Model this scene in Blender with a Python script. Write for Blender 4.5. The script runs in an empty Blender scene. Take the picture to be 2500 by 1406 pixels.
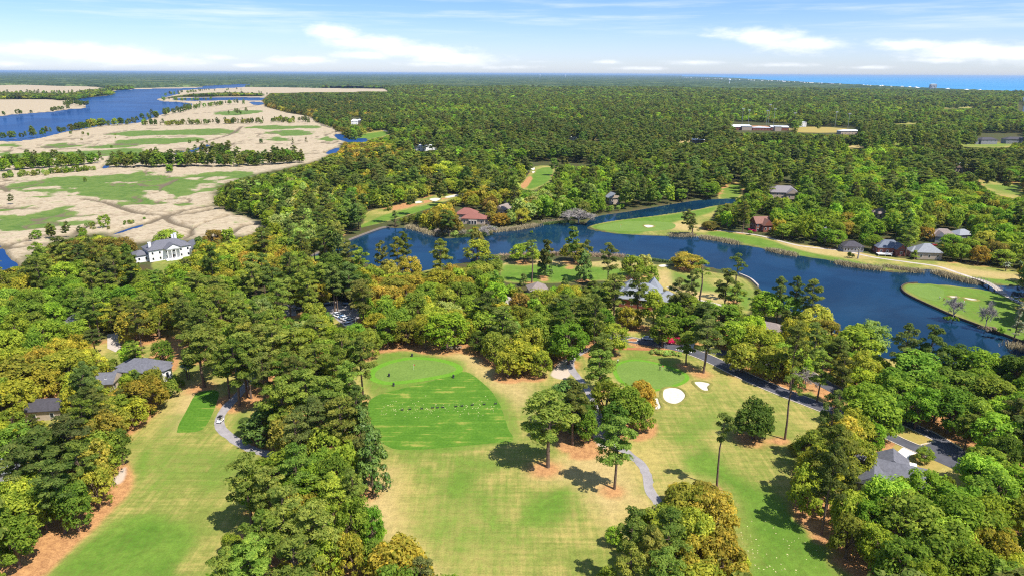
# Aerial view over a golf course, a lake, a tidal marsh with a river, woods and a far ocean shore.
import bpy, bmesh, math, random
import numpy as np
from mathutils import Vector, Matrix

random.seed(5)
rng = np.random.default_rng(11)
SC = bpy.context.scene
COL = SC.collection
PI = math.pi

# ------------------------------------------------------------------ camera
FPX, CX, CY = 1668.0, 1250.0, 703.0        # the photograph is 2500 px wide
CAMH = 105.0
PITCH = math.atan((CY - 180) / FPX)
RM = Matrix.Rotation(PI/2 - PITCH, 3, 'X') @ Matrix.Rotation(math.radians(.3), 3, 'Z')
RN = np.array(RM)
cam = bpy.data.cameras.new('camera'); camo = bpy.data.objects.new('camera', cam)
COL.objects.link(camo); SC.camera = camo
camo.matrix_world = Matrix.Translation((0, 0, CAMH)) @ RM.to_4x4()
cam.sensor_width = 36; cam.lens = 36 * FPX / 2500
cam.clip_start = 1; cam.clip_end = 300000

def P(px, py, z=0.0):
    """point of the horizontal plane at height z seen at photo pixel (px, py)"""
    d = RN @ np.array([(px - CX)/FPX, -(py - CY)/FPX, -1.0])
    t = (z - CAMH) / min(d[2], -1e-4)
    return float(d[0]*t), float(d[1]*t)

def proj(x, y, z):
    v = np.stack([np.asarray(x, float), np.asarray(y, float), np.asarray(z, float) - CAMH + 0*np.asarray(x, float)], -1) @ RN
    w = np.maximum(-v[..., 2], 1e-3)
    return CX + FPX*v[..., 0]/w, CY - FPX*v[..., 1]/w, w

def PP(pts, z=0.0):
    return np.array([P(a, b, z) for a, b in pts])

# ------------------------------------------------------------------ little helpers
def smooth_poly(p, n=4, closed=True):
    p = np.asarray(p, float); m = len(p); out = []
    for i in range(m if closed else m-1):
        if closed: p0, p1, p2, p3 = p[i-1], p[i], p[(i+1) % m], p[(i+2) % m]
        else: p0, p1, p2, p3 = p[max(i-1, 0)], p[i], p[i+1], p[min(i+2, m-1)]
        for k in range(n):
            t = k/n
            out.append(.5*((2*p1) + (-p0+p2)*t + (2*p0-5*p1+4*p2-p3)*t*t + (-p0+3*p1-3*p2+p3)*t**3))
    if not closed: out.append(p[-1])
    return np.array(out)

def sdist(x, y, poly):
    """signed distance to a polygon, negative inside"""
    d = np.full(x.shape, 1e18); ins = np.zeros(x.shape, bool)
    n = len(poly)
    for i in range(n):
        ax, ay = poly[i]; bx, by = poly[(i+1) % n]
        ex, ey = bx-ax, by-ay
        wx, wy = x-ax, y-ay
        t = np.clip((wx*ex + wy*ey)/max(ex*ex+ey*ey, 1e-9), 0, 1)
        d = np.minimum(d, (wx-ex*t)**2 + (wy-ey*t)**2)
        if ay != by:
            c = ((ay > y) != (by > y)) & (x < ex*(y-ay)/(by-ay) + ax)
            ins ^= c
    d = np.sqrt(d)
    return np.where(ins, -d, d)

def ldist(x, y, line):
    d = np.full(x.shape, 1e18)
    for (ax, ay), (bx, by) in zip(line[:-1], line[1:]):
        ex, ey = bx-ax, by-ay
        t = np.clip(((x-ax)*ex + (y-ay)*ey)/max(ex*ex+ey*ey, 1e-9), 0, 1)
        d = np.minimum(d, (x-ax-ex*t)**2 + (y-ay-ey*t)**2)
    return np.sqrt(d)

def sstep(a, b, v):
    t = np.clip((v-a)/(b-a), 0, 1)
    return t*t*(3-2*t)

def vnoise(x, y, s, seed=0):
    """smooth value noise on a lattice of step s"""
    x = np.asarray(x, float)/s; y = np.asarray(y, float)/s
    i = np.floor(x).astype(np.int64); j = np.floor(y).astype(np.int64)
    fx = x-i; fy = y-j; fx = fx*fx*(3-2*fx); fy = fy*fy*(3-2*fy)
    def h(a, b):
        n = (a*374761393 + b*668265263 + seed*974711) & 0x7fffffff
        n = ((n ^ (n >> 13))*1274126177) & 0x7fffffff
        return ((n ^ (n >> 16)) & 0xffff)/65535.0
    return (h(i, j)*(1-fx)+h(i+1, j)*fx)*(1-fy) + (h(i, j+1)*(1-fx)+h(i+1, j+1)*fx)*fy

def fbm(x, y, s, seed=0, o=3):
    v = 0; a = .5
    for k in range(o):
        v = v + a*vnoise(x, y, s/2**k, seed+k*17); a *= .5
    return v/(1-.5**o)

def mesh_np(name, v, f, mat=None, parent=None, attrs=None, smooth=False, fm=None):
    """v (N,3); f (M,k) all the same k, or a list of index lists"""
    me = bpy.data.meshes.new(name)
    if isinstance(f, np.ndarray):
        v = np.asarray(v, np.float32)
        me.vertices.add(len(v)); me.vertices.foreach_set('co', v.ravel())
        k = f.shape[1]
        me.loops.add(f.size); me.loops.foreach_set('vertex_index', f.astype(np.int32).ravel())
        me.polygons.add(len(f)); me.polygons.foreach_set('loop_start', np.arange(0, f.size, k, dtype=np.int32))
        me.update(calc_edges=True)
    else:
        me.from_pydata([tuple(map(float, a)) for a in v], [], f); me.update()
    for m in (mat if isinstance(mat, (list, tuple)) else [mat]):
        if m: me.materials.append(m)
    if fm is not None: me.polygons.foreach_set('material_index', np.asarray(fm, np.int32))
    if smooth: me.polygons.foreach_set('use_smooth', np.ones(len(me.polygons), bool))
    for an, (dom, arr) in (attrs or {}).items():
        at = me.attributes.new(an, 'FLOAT', dom); at.data.foreach_set('value', np.asarray(arr, np.float32).ravel())
    o = bpy.data.objects.new(name, me); COL.objects.link(o)
    if parent: o.parent = parent
    return o

def tag(o, label=None, cat=None, group=None, kind=None):
    if label: o['label'] = label
    if cat: o['category'] = cat
    if group: o['group'] = group
    if kind: o['kind'] = kind
    return o

def empty(name, loc, rz=0.0):
    o = bpy.data.objects.new(name, None); COL.objects.link(o)
    o.location = loc; o.rotation_euler = (0, 0, rz); o.empty_display_size = 1
    return o

def copy_tree(o, parent=None):
    c = o.copy(); COL.objects.link(c)
    if parent: c.parent = parent
    for ch in list(o.children): copy_tree(ch, c)
    return c

class MB:
    """collects boxes, tubes and polygons and links them as ONE mesh object"""
    def __init__(s): s.v = []; s.f = []; s.m = []
    def add(s, v, f, m=0):
        b = len(s.v); s.v += [tuple(map(float, a)) for a in v]
        s.f += [[b+i for i in q] for q in f]; s.m += [m]*len(f); return s
    def box(s, c, d, rz=0, m=0):
        x, y, z = [k/2 for k in d]; ca, sa = math.cos(rz), math.sin(rz)
        v = [(c[0]+a*ca-b*sa, c[1]+a*sa+b*ca, c[2]+e) for e in (-z, z) for a, b in ((-x, -y), (x, -y), (x, y), (-x, y))]
        return s.add(v, [[3, 2, 1, 0], [4, 5, 6, 7], [0, 1, 5, 4], [1, 2, 6, 5], [2, 3, 7, 6], [3, 0, 4, 7]], m)
    def tube(s, p, q, r0, r1, n=6, m=0, cap=True):
        p, q = Vector(p), Vector(q); d = (q-p)
        if d.length < 1e-6: return s
        d.normalize(); a = d.orthogonal().normalized(); b = d.cross(a)
        v = []
        for c, r in ((p, r0), (q, r1)):
            for k in range(n):
                t = 2*PI*k/n; v.append(c + a*(r*math.cos(t)) + b*(r*math.sin(t)))
        f = [[k, (k+1) % n, n+(k+1) % n, n+k] for k in range(n)]
        if cap: f += [list(range(n))[::-1], list(range(n, 2*n))]
        return s.add(v, f, m)
    def prism(s, poly, z0, z1, m=0):
        n = len(poly)
        v = [(a, b, z0) for a, b in poly] + [(a, b, z1) for a, b in poly]
        return s.add(v, [list(range(n))[::-1], list(range(n, 2*n))] + [[k, (k+1) % n, n+(k+1) % n, n+k] for k in range(n)], m)
    def build(s, name, mats, parent=None, smooth=False):
        return mesh_np(name, s.v, s.f, mats, parent, smooth=smooth, fm=s.m)

# ------------------------------------------------------------------ node helpers
def nd(nt, t, ins=None, **props):
    n = nt.nodes.new(t)
    for k, v in props.items(): setattr(n, k, v)
    for k, v in (ins or {}).items():
        s = n.inputs[k]
        if isinstance(v, bpy.types.NodeSocket): nt.links.new(v, s)
        else: s.default_value = v
    return n
def c4(c): return (c[0], c[1], c[2], 1.0)
def mixc(nt, f, a, b, bt='MIX'):
    n = nd(nt, 'ShaderNodeMix', data_type='RGBA', blend_type=bt)
    for i, v in ((0, f), (6, a), (7, b)):
        if isinstance(v, bpy.types.NodeSocket): nt.links.new(v, n.inputs[i])
        else: n.inputs[i].default_value = v if i == 0 else c4(v)
    return n.outputs[2]
def mth(nt, op, a, b=0.0, c=None, clamp=False):
    ins = {0: a, 1: b}
    if c is not None: ins[2] = c
    return nd(nt, 'ShaderNodeMath', ins, operation=op, use_clamp=clamp).outputs[0]
def remap(nt, v, a, b, lo=0.0, hi=1.0):
    return nd(nt, 'ShaderNodeMapRange', {0: v, 1: a, 2: b, 3: lo, 4: hi}, interpolation_type='SMOOTHSTEP').outputs[0]
def noise(nt, vec, scale, detail=3, rough=.55, dist=0.0):
    return nd(nt, 'ShaderNodeTexNoise', {'Vector': vec, 'Scale': scale, 'Detail': detail, 'Roughness': rough, 'Distortion': dist}).outputs[0]
def attr(nt, name, t='GEOMETRY', out='Fac'):
    return nd(nt, 'ShaderNodeAttribute', attribute_name=name, attribute_type=t).outputs[out]
def newmat(name):
    m = bpy.data.materials.new(name); m.use_nodes = True
    nt = m.node_tree; nt.nodes.clear()
    return m, nt, nd(nt, 'ShaderNodeOutputMaterial')
def stretch(nt, vec, s, rz=0.0):
    return nd(nt, 'ShaderNodeMapping', {'Vector': vec, 'Scale': s, 'Rotation': (0, 0, rz)}).outputs[0]

def simple(name, col, rough=.7, var=.25, scale=1.2, col2=None, spec=.3, metal=0.0, bump=0.0, coat=0.0):
    """painted / mineral surface: base colour broken up by two octaves of noise"""
    m, nt, out = newmat(name)
    pos = nd(nt, 'ShaderNodeTexCoord').outputs['Object']
    n1 = noise(nt, pos, scale, 4, .6); n2 = noise(nt, pos, scale*9, 2)
    f = remap(nt, mth(nt, 'MULTIPLY_ADD', n2, .4, mth(nt, 'MULTIPLY', n1, .6)), .3, .7)
    a = col2 or tuple(k*(1-var) for k in col)
    c = mixc(nt, f, a, tuple(min(1, k*(1+var*.4)) for k in col))
    b = nd(nt, 'ShaderNodeBsdfPrincipled', {'Base Color': c, 'Roughness': rough, 'Specular IOR Level': spec, 'Metallic': metal, 'Coat Weight': coat})
    if bump: nt.links.new(nd(nt, 'ShaderNodeBump', {'Strength': bump, 'Distance': .05, 'Height': n2}).outputs[0], b.inputs['Normal'])
    nt.links.new(b.outputs[0], out.inputs[0])
    return m

# ------------------------------------------------------------------ light
SUN_EL = math.radians(58); SUN_AZ = math.atan2(.81, -.58)       # azimuth from +Y towards +X
sd = Vector((math.sin(SUN_AZ)*math.cos(SUN_EL), math.cos(SUN_AZ)*math.cos(SUN_EL), math.sin(SUN_EL)))
sl = bpy.data.lights.new('sun', 'SUN'); sl.energy = 5.0; sl.angle = math.radians(.5); sl.color = (1, .95, .87)
so = bpy.data.objects.new('sun', sl); COL.objects.link(so)
so.rotation_euler = (-sd).to_track_quat('-Z', 'Y').to_euler(); so.location = sd*500

w = bpy.data.worlds.new('World'); SC.world = w; w.use_nodes = True
wt = w.node_tree; wt.nodes.clear()
sky = nd(wt, 'ShaderNodeTexSky', sky_type='NISHITA', sun_disc=False, sun_elevation=SUN_EL, sun_rotation=SUN_AZ,
         altitude=100, air_density=1.0, dust_density=.3, ozone_density=2.0)
gen = nd(wt, 'ShaderNodeTexCoord').outputs['Generated']
sep = nd(wt, 'ShaderNodeSeparateXYZ', {0: gen})
el = mth(wt, 'ARCSINE', sep.outputs[2])
az = mth(wt, 'ARCTAN2', sep.outputs[0], sep.outputs[1])
uv = nd(wt, 'ShaderNodeCombineXYZ', {0: az, 1: mth(wt, 'MULTIPLY', el, 3.0), 2: 0.0}).outputs[0]
# clouds: soft banks given by direction (azimuth, elevation), their edges torn by noise
def dirof(px, py):
    d = RN @ np.array([(px-CX)/FPX, -(py-CY)/FPX, -1.0]); d /= np.linalg.norm(d)
    return math.atan2(d[0], d[1]), math.asin(d[2])
CL = [(95,120,120,20,0,1),(235,130,160,20,.1,1),(340,145,160,17,.08,1),(28,157,50,8,0,.7),(400,160,80,6,0,.5),
      (815,84,85,22,.15,1),(900,106,140,22,.15,1),(1010,125,140,20,.12,1),(1110,143,120,17,.08,1),(885,134,80,11,.05,.9),(1080,157,110,7,0,.6),
      (1850,87,115,22,.1,1),(1950,110,130,20,.1,1),(1735,88,40,7,0,.5),
      (2220,110,110,16,.05,1),(2360,124,160,24,.02,1),(2480,132,120,24,0,1),(2290,148,80,8,0,.7),
      (600,160,60,6,0,.7),(1250,165,80,6,0,.6),(1560,168,70,5,0,.6),(1900,160,90,6,0,.6),(2120,165,80,5,0,.6),(725,147,80,10,0,.95),(545,143,60,7,0,.6),(1480,152,50,6,0,.6),(1705,153,90,7,0,.7),(1322,151,35,4,0,.5)]
nz = noise(wt, uv, 26, 6, .62)
nzb = noise(wt, uv, 9, 4, .55)
acc = None
for px, py, rx, ry, sl_, st in CL:
    a0, e0 = dirof(px, py); a1, _ = dirof(px+rx, py); _, e1 = dirof(px, py-ry)
    ra, re = abs(a1-a0), abs(e1-e0)
    u = mth(wt, 'MULTIPLY', mth(wt, 'SUBTRACT', az, a0), 1/ra)
    v = mth(wt, 'SUBTRACT', el, e0)
    v = mth(wt, 'MULTIPLY_ADD', u, sl_*re*2, v)
    v = mth(wt, 'MULTIPLY', v, 1/re)
    r2 = mth(wt, 'ADD', mth(wt, 'MULTIPLY', u, u), mth(wt, 'MULTIPLY', v, v))
    g = mth(wt, 'MULTIPLY', mth(wt, 'POWER', 2.718, mth(wt, 'MULTIPLY', r2, -1.0)), st)
    acc = g if acc is None else mth(wt, 'MAXIMUM', acc, g)
warp = mth(wt, 'ADD', mth(wt, 'MULTIPLY_ADD', nz, 1.5, -.75), mth(wt, 'MULTIPLY_ADD', nzb, .9, -.45))
cm = remap(wt, mth(wt, 'ADD', acc, mth(wt, 'MULTIPLY', warp, .95)), .08, 1.12)
cm = mth(wt, 'MULTIPLY', cm, remap(wt, acc, .02, .22))
# thin high cirrus
ci = noise(wt, stretch(wt, uv, (1.0, 5.5, 1), .12), 3.2, 6, .62)
ci = mth(wt, 'MULTIPLY', remap(wt, ci, .44, .78), mth(wt, 'MULTIPLY', remap(wt, el, .035, .07), .55))
cm = mth(wt, 'MAXIMUM', mth(wt, 'MULTIPLY', cm, .92), ci)
bl = remap(wt, el, 0.0, .13)
tintc = mixc(wt, bl, (.62, .70, 1.0), (.38, .545, .93))
tintc = mixc(wt, remap(wt, el, .14, .6), tintc, (.82, .88, .98))
skyc = mixc(wt, 1.0, sky.outputs[0], tintc, 'MULTIPLY')
CLOUDC = (6.2, 6.35, 6.6)
skyc = mixc(wt, cm, skyc, CLOUDC)
bg = nd(wt, 'ShaderNodeBackground', {'Color': skyc, 'Strength': .125})
wo = nd(wt, 'ShaderNodeOutputWorld', {0: bg.outputs[0]})

SC.view_settings.view_transform = 'Standard'; SC.view_settings.look = 'None'
SC.view_settings.exposure = .62; SC.view_settings.gamma = 1
SC.render.engine = 'CYCLES'
cy = SC.cycles
cy.max_bounces = 5; cy.diffuse_bounces = 4; cy.glossy_bounces = 2; cy.transmission_bounces = 2; cy.volume_bounces = 0
cy.transparent_max_bounces = 4; cy.caustics_reflective = False; cy.caustics_refractive = False
cy.filter_width = 1.15; cy.sample_clamp_indirect = 4; cy.use_denoising = False; cy.use_adaptive_sampling = False
# ------------------------------------------------------------------ outlines read off the photograph (pixels of its 2500 px frame)
LAKE = [(740,628),(800,606),(850,585),(930,556),(975,555),(1010,553),(1035,562),(1060,572),(1090,580),(1130,577),(1195,572),(1208,563),
        (1250,557),(1300,550),(1330,543),(1385,540),(1425,545),(1440,535),(1465,525),(1530,516),(1600,504),(1660,494),(1715,487),(1790,484),(1795,494),
        (1740,502),(1700,511),(1600,526),(1500,538),(1442,550),(1440,558),(1500,568),(1560,572),(1620,574),(1700,575),(1720,578),(1790,592),(1850,602),(1920,617),
        (2000,629),(2050,638),(2090,647),(2130,655),(2180,662),(2225,662),(2262,654),(2280,658),(2330,674),(2370,683),(2400,690),(2450,694),(2520,697),
        (2520,722),(2460,719),(2440,714),(2400,705),(2350,698),(2280,692),(2230,690),(2210,692),(2201,699),(2206,711),(2230,725),(2280,748),(2330,770),
        (2370,785),(2410,800),(2460,818),(2520,840),(2540,872),(2440,880),(2300,884),(2160,872),(2080,832),(2000,790),(1910,745),(1850,697),(1830,680),(1805,670),
        (1762,657),(1700,645),(1628,640),(1588,636),(1520,627),(1466,627),(1358,624),(1268,627),(1223,631),(1150,638),(1090,646),(1066,652),(1020,661),(960,655),(890,640),(828,617)]
POND = [(1185,742),(1215,735),(1240,748),(1215,760)]
RIVER = [(-260,330),(-200,300),(0,284),(24,280),(80,276),(132,272),(172,266),(208,264),(204,255),(180,245),(220,238),(276,232),(280,222),(340,218),(440,216),(494,214),(496,210.5),
         (560,207.5),(606,205.5),(604,212),(560,215),(500,218),(440,221),(438,229),(394,240),(382,242.5),(400,248),(432,249),(470,254),(458,261),(420,272),(380,285),
         (348,298),(328,302),(280,305),(240,309),(180,319),(128,331),(72,343),(0,347),(-200,352)]
CREEKW = [  # open water inlets of the marsh
    [(420,243),(450,239.5),(560,238),(645,239),(640,246),(560,245),(470,247)],
    [(425,373),(440,367),(465,366),(482,360),(505,352),(514,355),(500,362),(485,369),(470,373),(460,376),(462,383),(440,380)],
    [(815,330),(830,326),(860,336),(895,338),(890,347),(850,346),(830,342)],
    [(795,372),(815,362),(830,360),(822,372),(800,376)],
    [(248,408),(262,400),(266,406),(256,413)],
    [(270,572),(300,560),(340,548),(362,546),(340,556),(312,564),(290,572)],
    [(-60,592),(8,600),(12,614),(26,630),(42,642),(30,652),(-60,660)],
    [(610,249),(640,250),(640,256),(622,257)]]
CREEKL = [  # narrow creeks: half width (m), line
    (2.2,[(200,487),(260,497),(330,520),(400,527),(470,512),(520,503)]), (2.6,[(362,548),(400,532),(470,522),(520,512)]),
    (2.0,[(0,508),(60,512),(90,511)]), (2.2,[(90,580),(60,590),(10,603)]), (2.0,[(240,545),(200,560),(170,577),(100,578)]),
    (2.2,[(512,354),(560,352),(640,352),(760,354),(830,350)]), (2.0,[(462,383),(500,386),(585,385)]), (2.6,[(590,310),(560,330),(480,352)]),
    (2.0,[(340,450),(360,455),(400,451),(430,440)]), (2.0,[(0,372),(100,362),(240,345)]), (3,[(640,256),(610,262),(520,275),(450,280)]),
    (1.6,[(520,503),(560,498),(600,510),(640,520)]), (1.8,[(400,527),(420,545),(470,560)]), (2.2,[(250,330),(330,318),(470,312)]),
    (1.8,[(20,470),(0,455),(-40,450)]), (1.8,[(560,575),(590,555),(640,548)]), (2.4,[(600,290),(540,300),(480,292)])]
MARSH = [(-400,700),(-400,205),(0,207),(120,207),(235,213),(300,224),(330,216),(470,213),(612,213),(700,214),(800,216),(940,217.5),(950,224),(800,226),(660,228),(650,236),(640,246),
         (650,262),(700,276),(760,286),(775,300),(815,312),(835,326),(840,346),(825,362),(800,380),(770,395),(700,410),(640,422),(600,432),(560,445),
         (530,460),(518,480),(522,500),(545,515),(600,528),(640,545),(640,562),(600,575),(540,580),(460,585),(380,588),(330,592),(250,572),(180,575),
         (110,600),(70,625),(45,645),(0,650)]
BANDS = [[(-300,228),(0,226.5),(150,227.5),(228,225),(282,222.5),(278,232),(222,238.5),(182,245.5),(150,246),(120,243),(0,243.5),(-300,246)],
         [(394,242.5),(420,236.5),(470,229.5),(560,226.5),(640,228),(642,236),(560,236.5),(480,238),(440,238.5)]]
MGREEN = [
    [(15,462),(60,445),(150,435),(260,432),(330,426),(450,431),(520,421),(620,418),(600,432),(560,442),(530,456),(520,472),(440,480),(400,472),(362,480),(405,490),(370,500),(280,503),(230,495),(200,487),(100,480),(40,474)],
    [(-60,545),(0,540),(60,530),(130,513),(180,512),(225,520),(220,528),(170,540),(170,552),(120,560),(40,563),(-60,566)],
    [(-60,505),(30,509),(42,515),(0,521),(-60,520)], [(418,506),(470,490),(520,487),(515,497),(450,508)],
    [(0,372),(50,379),(160,371),(300,365),(345,367),(378,377),(300,379),(210,385),(170,391),(90,386),(0,388)],
    [(255,328),(330,322),(440,318),(560,316),(566,325),(480,332),(380,333),(285,333)], [(265,351),(340,340),(420,338),(495,342),(440,350),(300,353)],
    [(600,312),(690,308),(770,309),(760,314),(640,317)], [(640,326),(700,320),(765,322),(755,330),(680,332)], [(98,357),(170,352),(230,352),(180,360),(120,361)],
    [(225,358),(290,353),(335,354),(300,361),(240,362)], [(640,341),(690,335),(712,343),(670,347)], [(788,337),(815,335),(828,343),(800,346)], [(0,355),(50,352),(70,357),(20,362)],
    [(520,277),(600,270),(640,275),(560,284)], [(500,229),(620,228),(640,233),(560,236)], [(640,500),(560,520),(530,514),(545,522),(600,528)]]
MISLE = [[(55,466),(95,461),(132,461),(110,470),(60,471)],[(143,467),(165,465),(178,468),(160,471)],[(148,482),(180,476),(205,476),(190,483)],[(428,443),(455,437),(490,437),(470,445)],
         [(498,443),(520,437),(543,437),(530,445)],[(355,473),(380,469),(430,474),(450,480),(400,482)],[(480,462),(500,458),(505,465),(488,468)],[(270,450),(300,447),(345,449),(300,454)]]
# open ground, where no tree crown hides it
F_LEFT = [(-10,1420),(-10,1378),(60,1340),(110,1290),(170,1232),(250,1200),(290,1140),(306,1075),(302,1030),(340,1020),(400,1000),(430,965),(450,948),(470,935),(478,905),(505,885),(548,880),
          (552,940),(590,985),(610,1010),(575,1030),(590,1065),(640,1100),(570,1160),(550,1230),(575,1280),(510,1325),(525,1390),(480,1420)]
F_MID = [(885,870),(960,850),(1060,855),(1190,870),(1195,905),(1300,920),(1352,890),(1390,872),(1480,868),(1495,858),(1530,820),(1590,826),(1680,838),(1740,862),(1800,895),(1880,935),(1960,975),
         (2000,992),(2035,1012),(1985,1045),(1930,1075),(1885,1130),(1900,1200),(1940,1245),(1995,1262),(1965,1290),(2010,1330),(2060,1360),(2150,1420),(1832,1420),(1832,1340),(1810,1240),(1740,1170),(1640,1180),
         (1600,1235),(1540,1240),(1475,1290),(1480,1370),(1400,1420),(1098,1420),(1080,1380),(1000,1320),(940,1312),(925,1250),(868,1208),(945,1152),(943,1080),(905,1015),(885,960),(878,910)]
F_STRIP = [(1225,645),(1300,634),(1420,640),(1500,636),(1590,645),(1690,655),(1740,665),(1800,675),(1830,690),(1845,720),(1832,760),(1810,765),(1790,745),(1700,735),(1620,705),(1600,692),(1480,685),(1400,690),(1240,690),(1222,668)]
F_PEN = [(1438,553),(1500,538),(1600,526),(1700,511),(1752,502),(1745,520),(1728,545),(1735,560),(1790,565),(1850,577),(1950,597),(2050,607),(2130,622),(2250,636),(2330,640),(2420,652),(2520,668),(2520,697),(2440,693),(2370,683),(2300,668),(2262,654),(2225,662),(2130,655),(2050,638),(1920,617),(1850,602),(1790,592),(1720,578),(1560,572),(1500,568)]
F_ISLE = [(2520,722),(2440,714),(2350,698),(2280,692),(2230,690),(2210,692),(2201,699),(2206,711),(2280,748),(2370,785),(2460,818),(2520,840)]
F_WEST = [(830,582),(870,560),(950,540),(1040,512),(1100,488),(1142,474),(1050,478),(975,500),(890,520),(888,545),(835,575)]
F_NORTH = [(1265,456),(1288,430),(1305,407),(1352,408),(1346,440),(1322,455),(1300,466)]
F_CHAN = [(1752,482),(1770,452),(1815,443),(1812,478),(1785,490)]
F_EAST = [[(1425,339),(1458,337),(1464,343),(1430,345)],[(1655,343),(1720,341),(1722,347),(1660,349)],[(2055,357),(2112,354),(2116,361),(2060,364)],[(1930,385),(1962,382),(1966,389),(1934,391)],[(1380,300),(1420,299),(1424,303),(1384,304)],[(1180,318),(1215,316),(1220,321),(1184,323)],[(2180,300),(2240,298),(2244,303),(2184,305)],[(1600,280),(1650,279),(1652,282),(1602,283)],[(2300,262),(2380,260),(2384,264),(2304,266)],[(2395,449),(2530,447),(2530,486),(2440,478)],[(2178,349),(2232,350),(2215,357),(2190,357)],[(2335,347),(2475,348),(2465,360),(2350,359)],[(2385,436),(2425,442),(2470,455),(2400,450)],
          [(865,337),(900,322),(945,318),(952,330),(880,345)],[(755,625),(828,620),(832,634),(770,638)],[(1020,660),(1066,651),(1075,655),(1040,664)]]
STRAW = [[(-10,1420),(-10,1378),(60,1340),(110,1290),(170,1232),(250,1200),(290,1140),(312,1128),(325,1190),(245,1275),(165,1350),(95,1415)],[(365,895),(375,850),(400,838),(440,842),(432,900),(400,905)],
         [(1390,1120),(1410,1070),(1440,1048),(1480,1050),(1475,1110)],[(1545,1075),(1565,1030),(1592,1020),(1605,1045),(1590,1070)],[(600,960),(615,900),(640,890),(632,940),(610,975)],
         [(890,868),(930,845),(1010,848),(1120,850),(1190,862),(1190,880),(1120,862),(980,856)],[(690,750),(715,740),(712,770),(695,772)],[(1765,868),(1830,880),(1890,925),(1850,915)],[(1535,835),(1600,840),(1660,858),(1560,850)],
         [(1985,925),(2060,955),(2060,990),(1985,960)],[(1940,1245),(2040,1230),(2050,1290),(2180,1410),(2150,1420),(1965,1290)],[(1270,456),(1290,432),(1300,436),(1285,458)],[(935,505),(1000,495),(1140,476),(1060,492),(960,515)],[(1150,800),(1185,790),(1200,830),(1160,835)]]
TAN = [[(1425,339),(1458,337),(1464,343),(1430,345)],[(1655,343),(1720,341),(1722,347),(1660,349)],[(2055,357),(2112,354),(2116,361),(2060,364)],[(860,1210),(945,1150),(960,1170),(975,1300),(1000,1406),(1095,1420),(930,1310)],[(1440,1070),(1500,1090),(1560,1200),(1600,1240),(1540,1240),(1490,1280),(1400,1180),(1300,1160),(1380,1120)],
       [(1100,860),(1190,865),(1200,900),(1290,920),(1290,1000),(1230,960),(1150,900)],[(1640,700),(1600,690),(1620,660),(1720,700),(1790,730),(1700,738)],[(1225,640),(1300,632),(1590,646),(1480,650),(1300,645),(1230,650)],
       [(1900,592),(2050,606),(2130,622),(2110,632),(2000,622),(1900,608)],[(2290,650),(2420,662),(2520,676),(2520,686),(2400,676),(2300,664)],[(1640,545),(1740,552),(1735,565),(1640,560)],[(440,940),(530,945),(480,1010),(430,1050),(420,1000)]]
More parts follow.
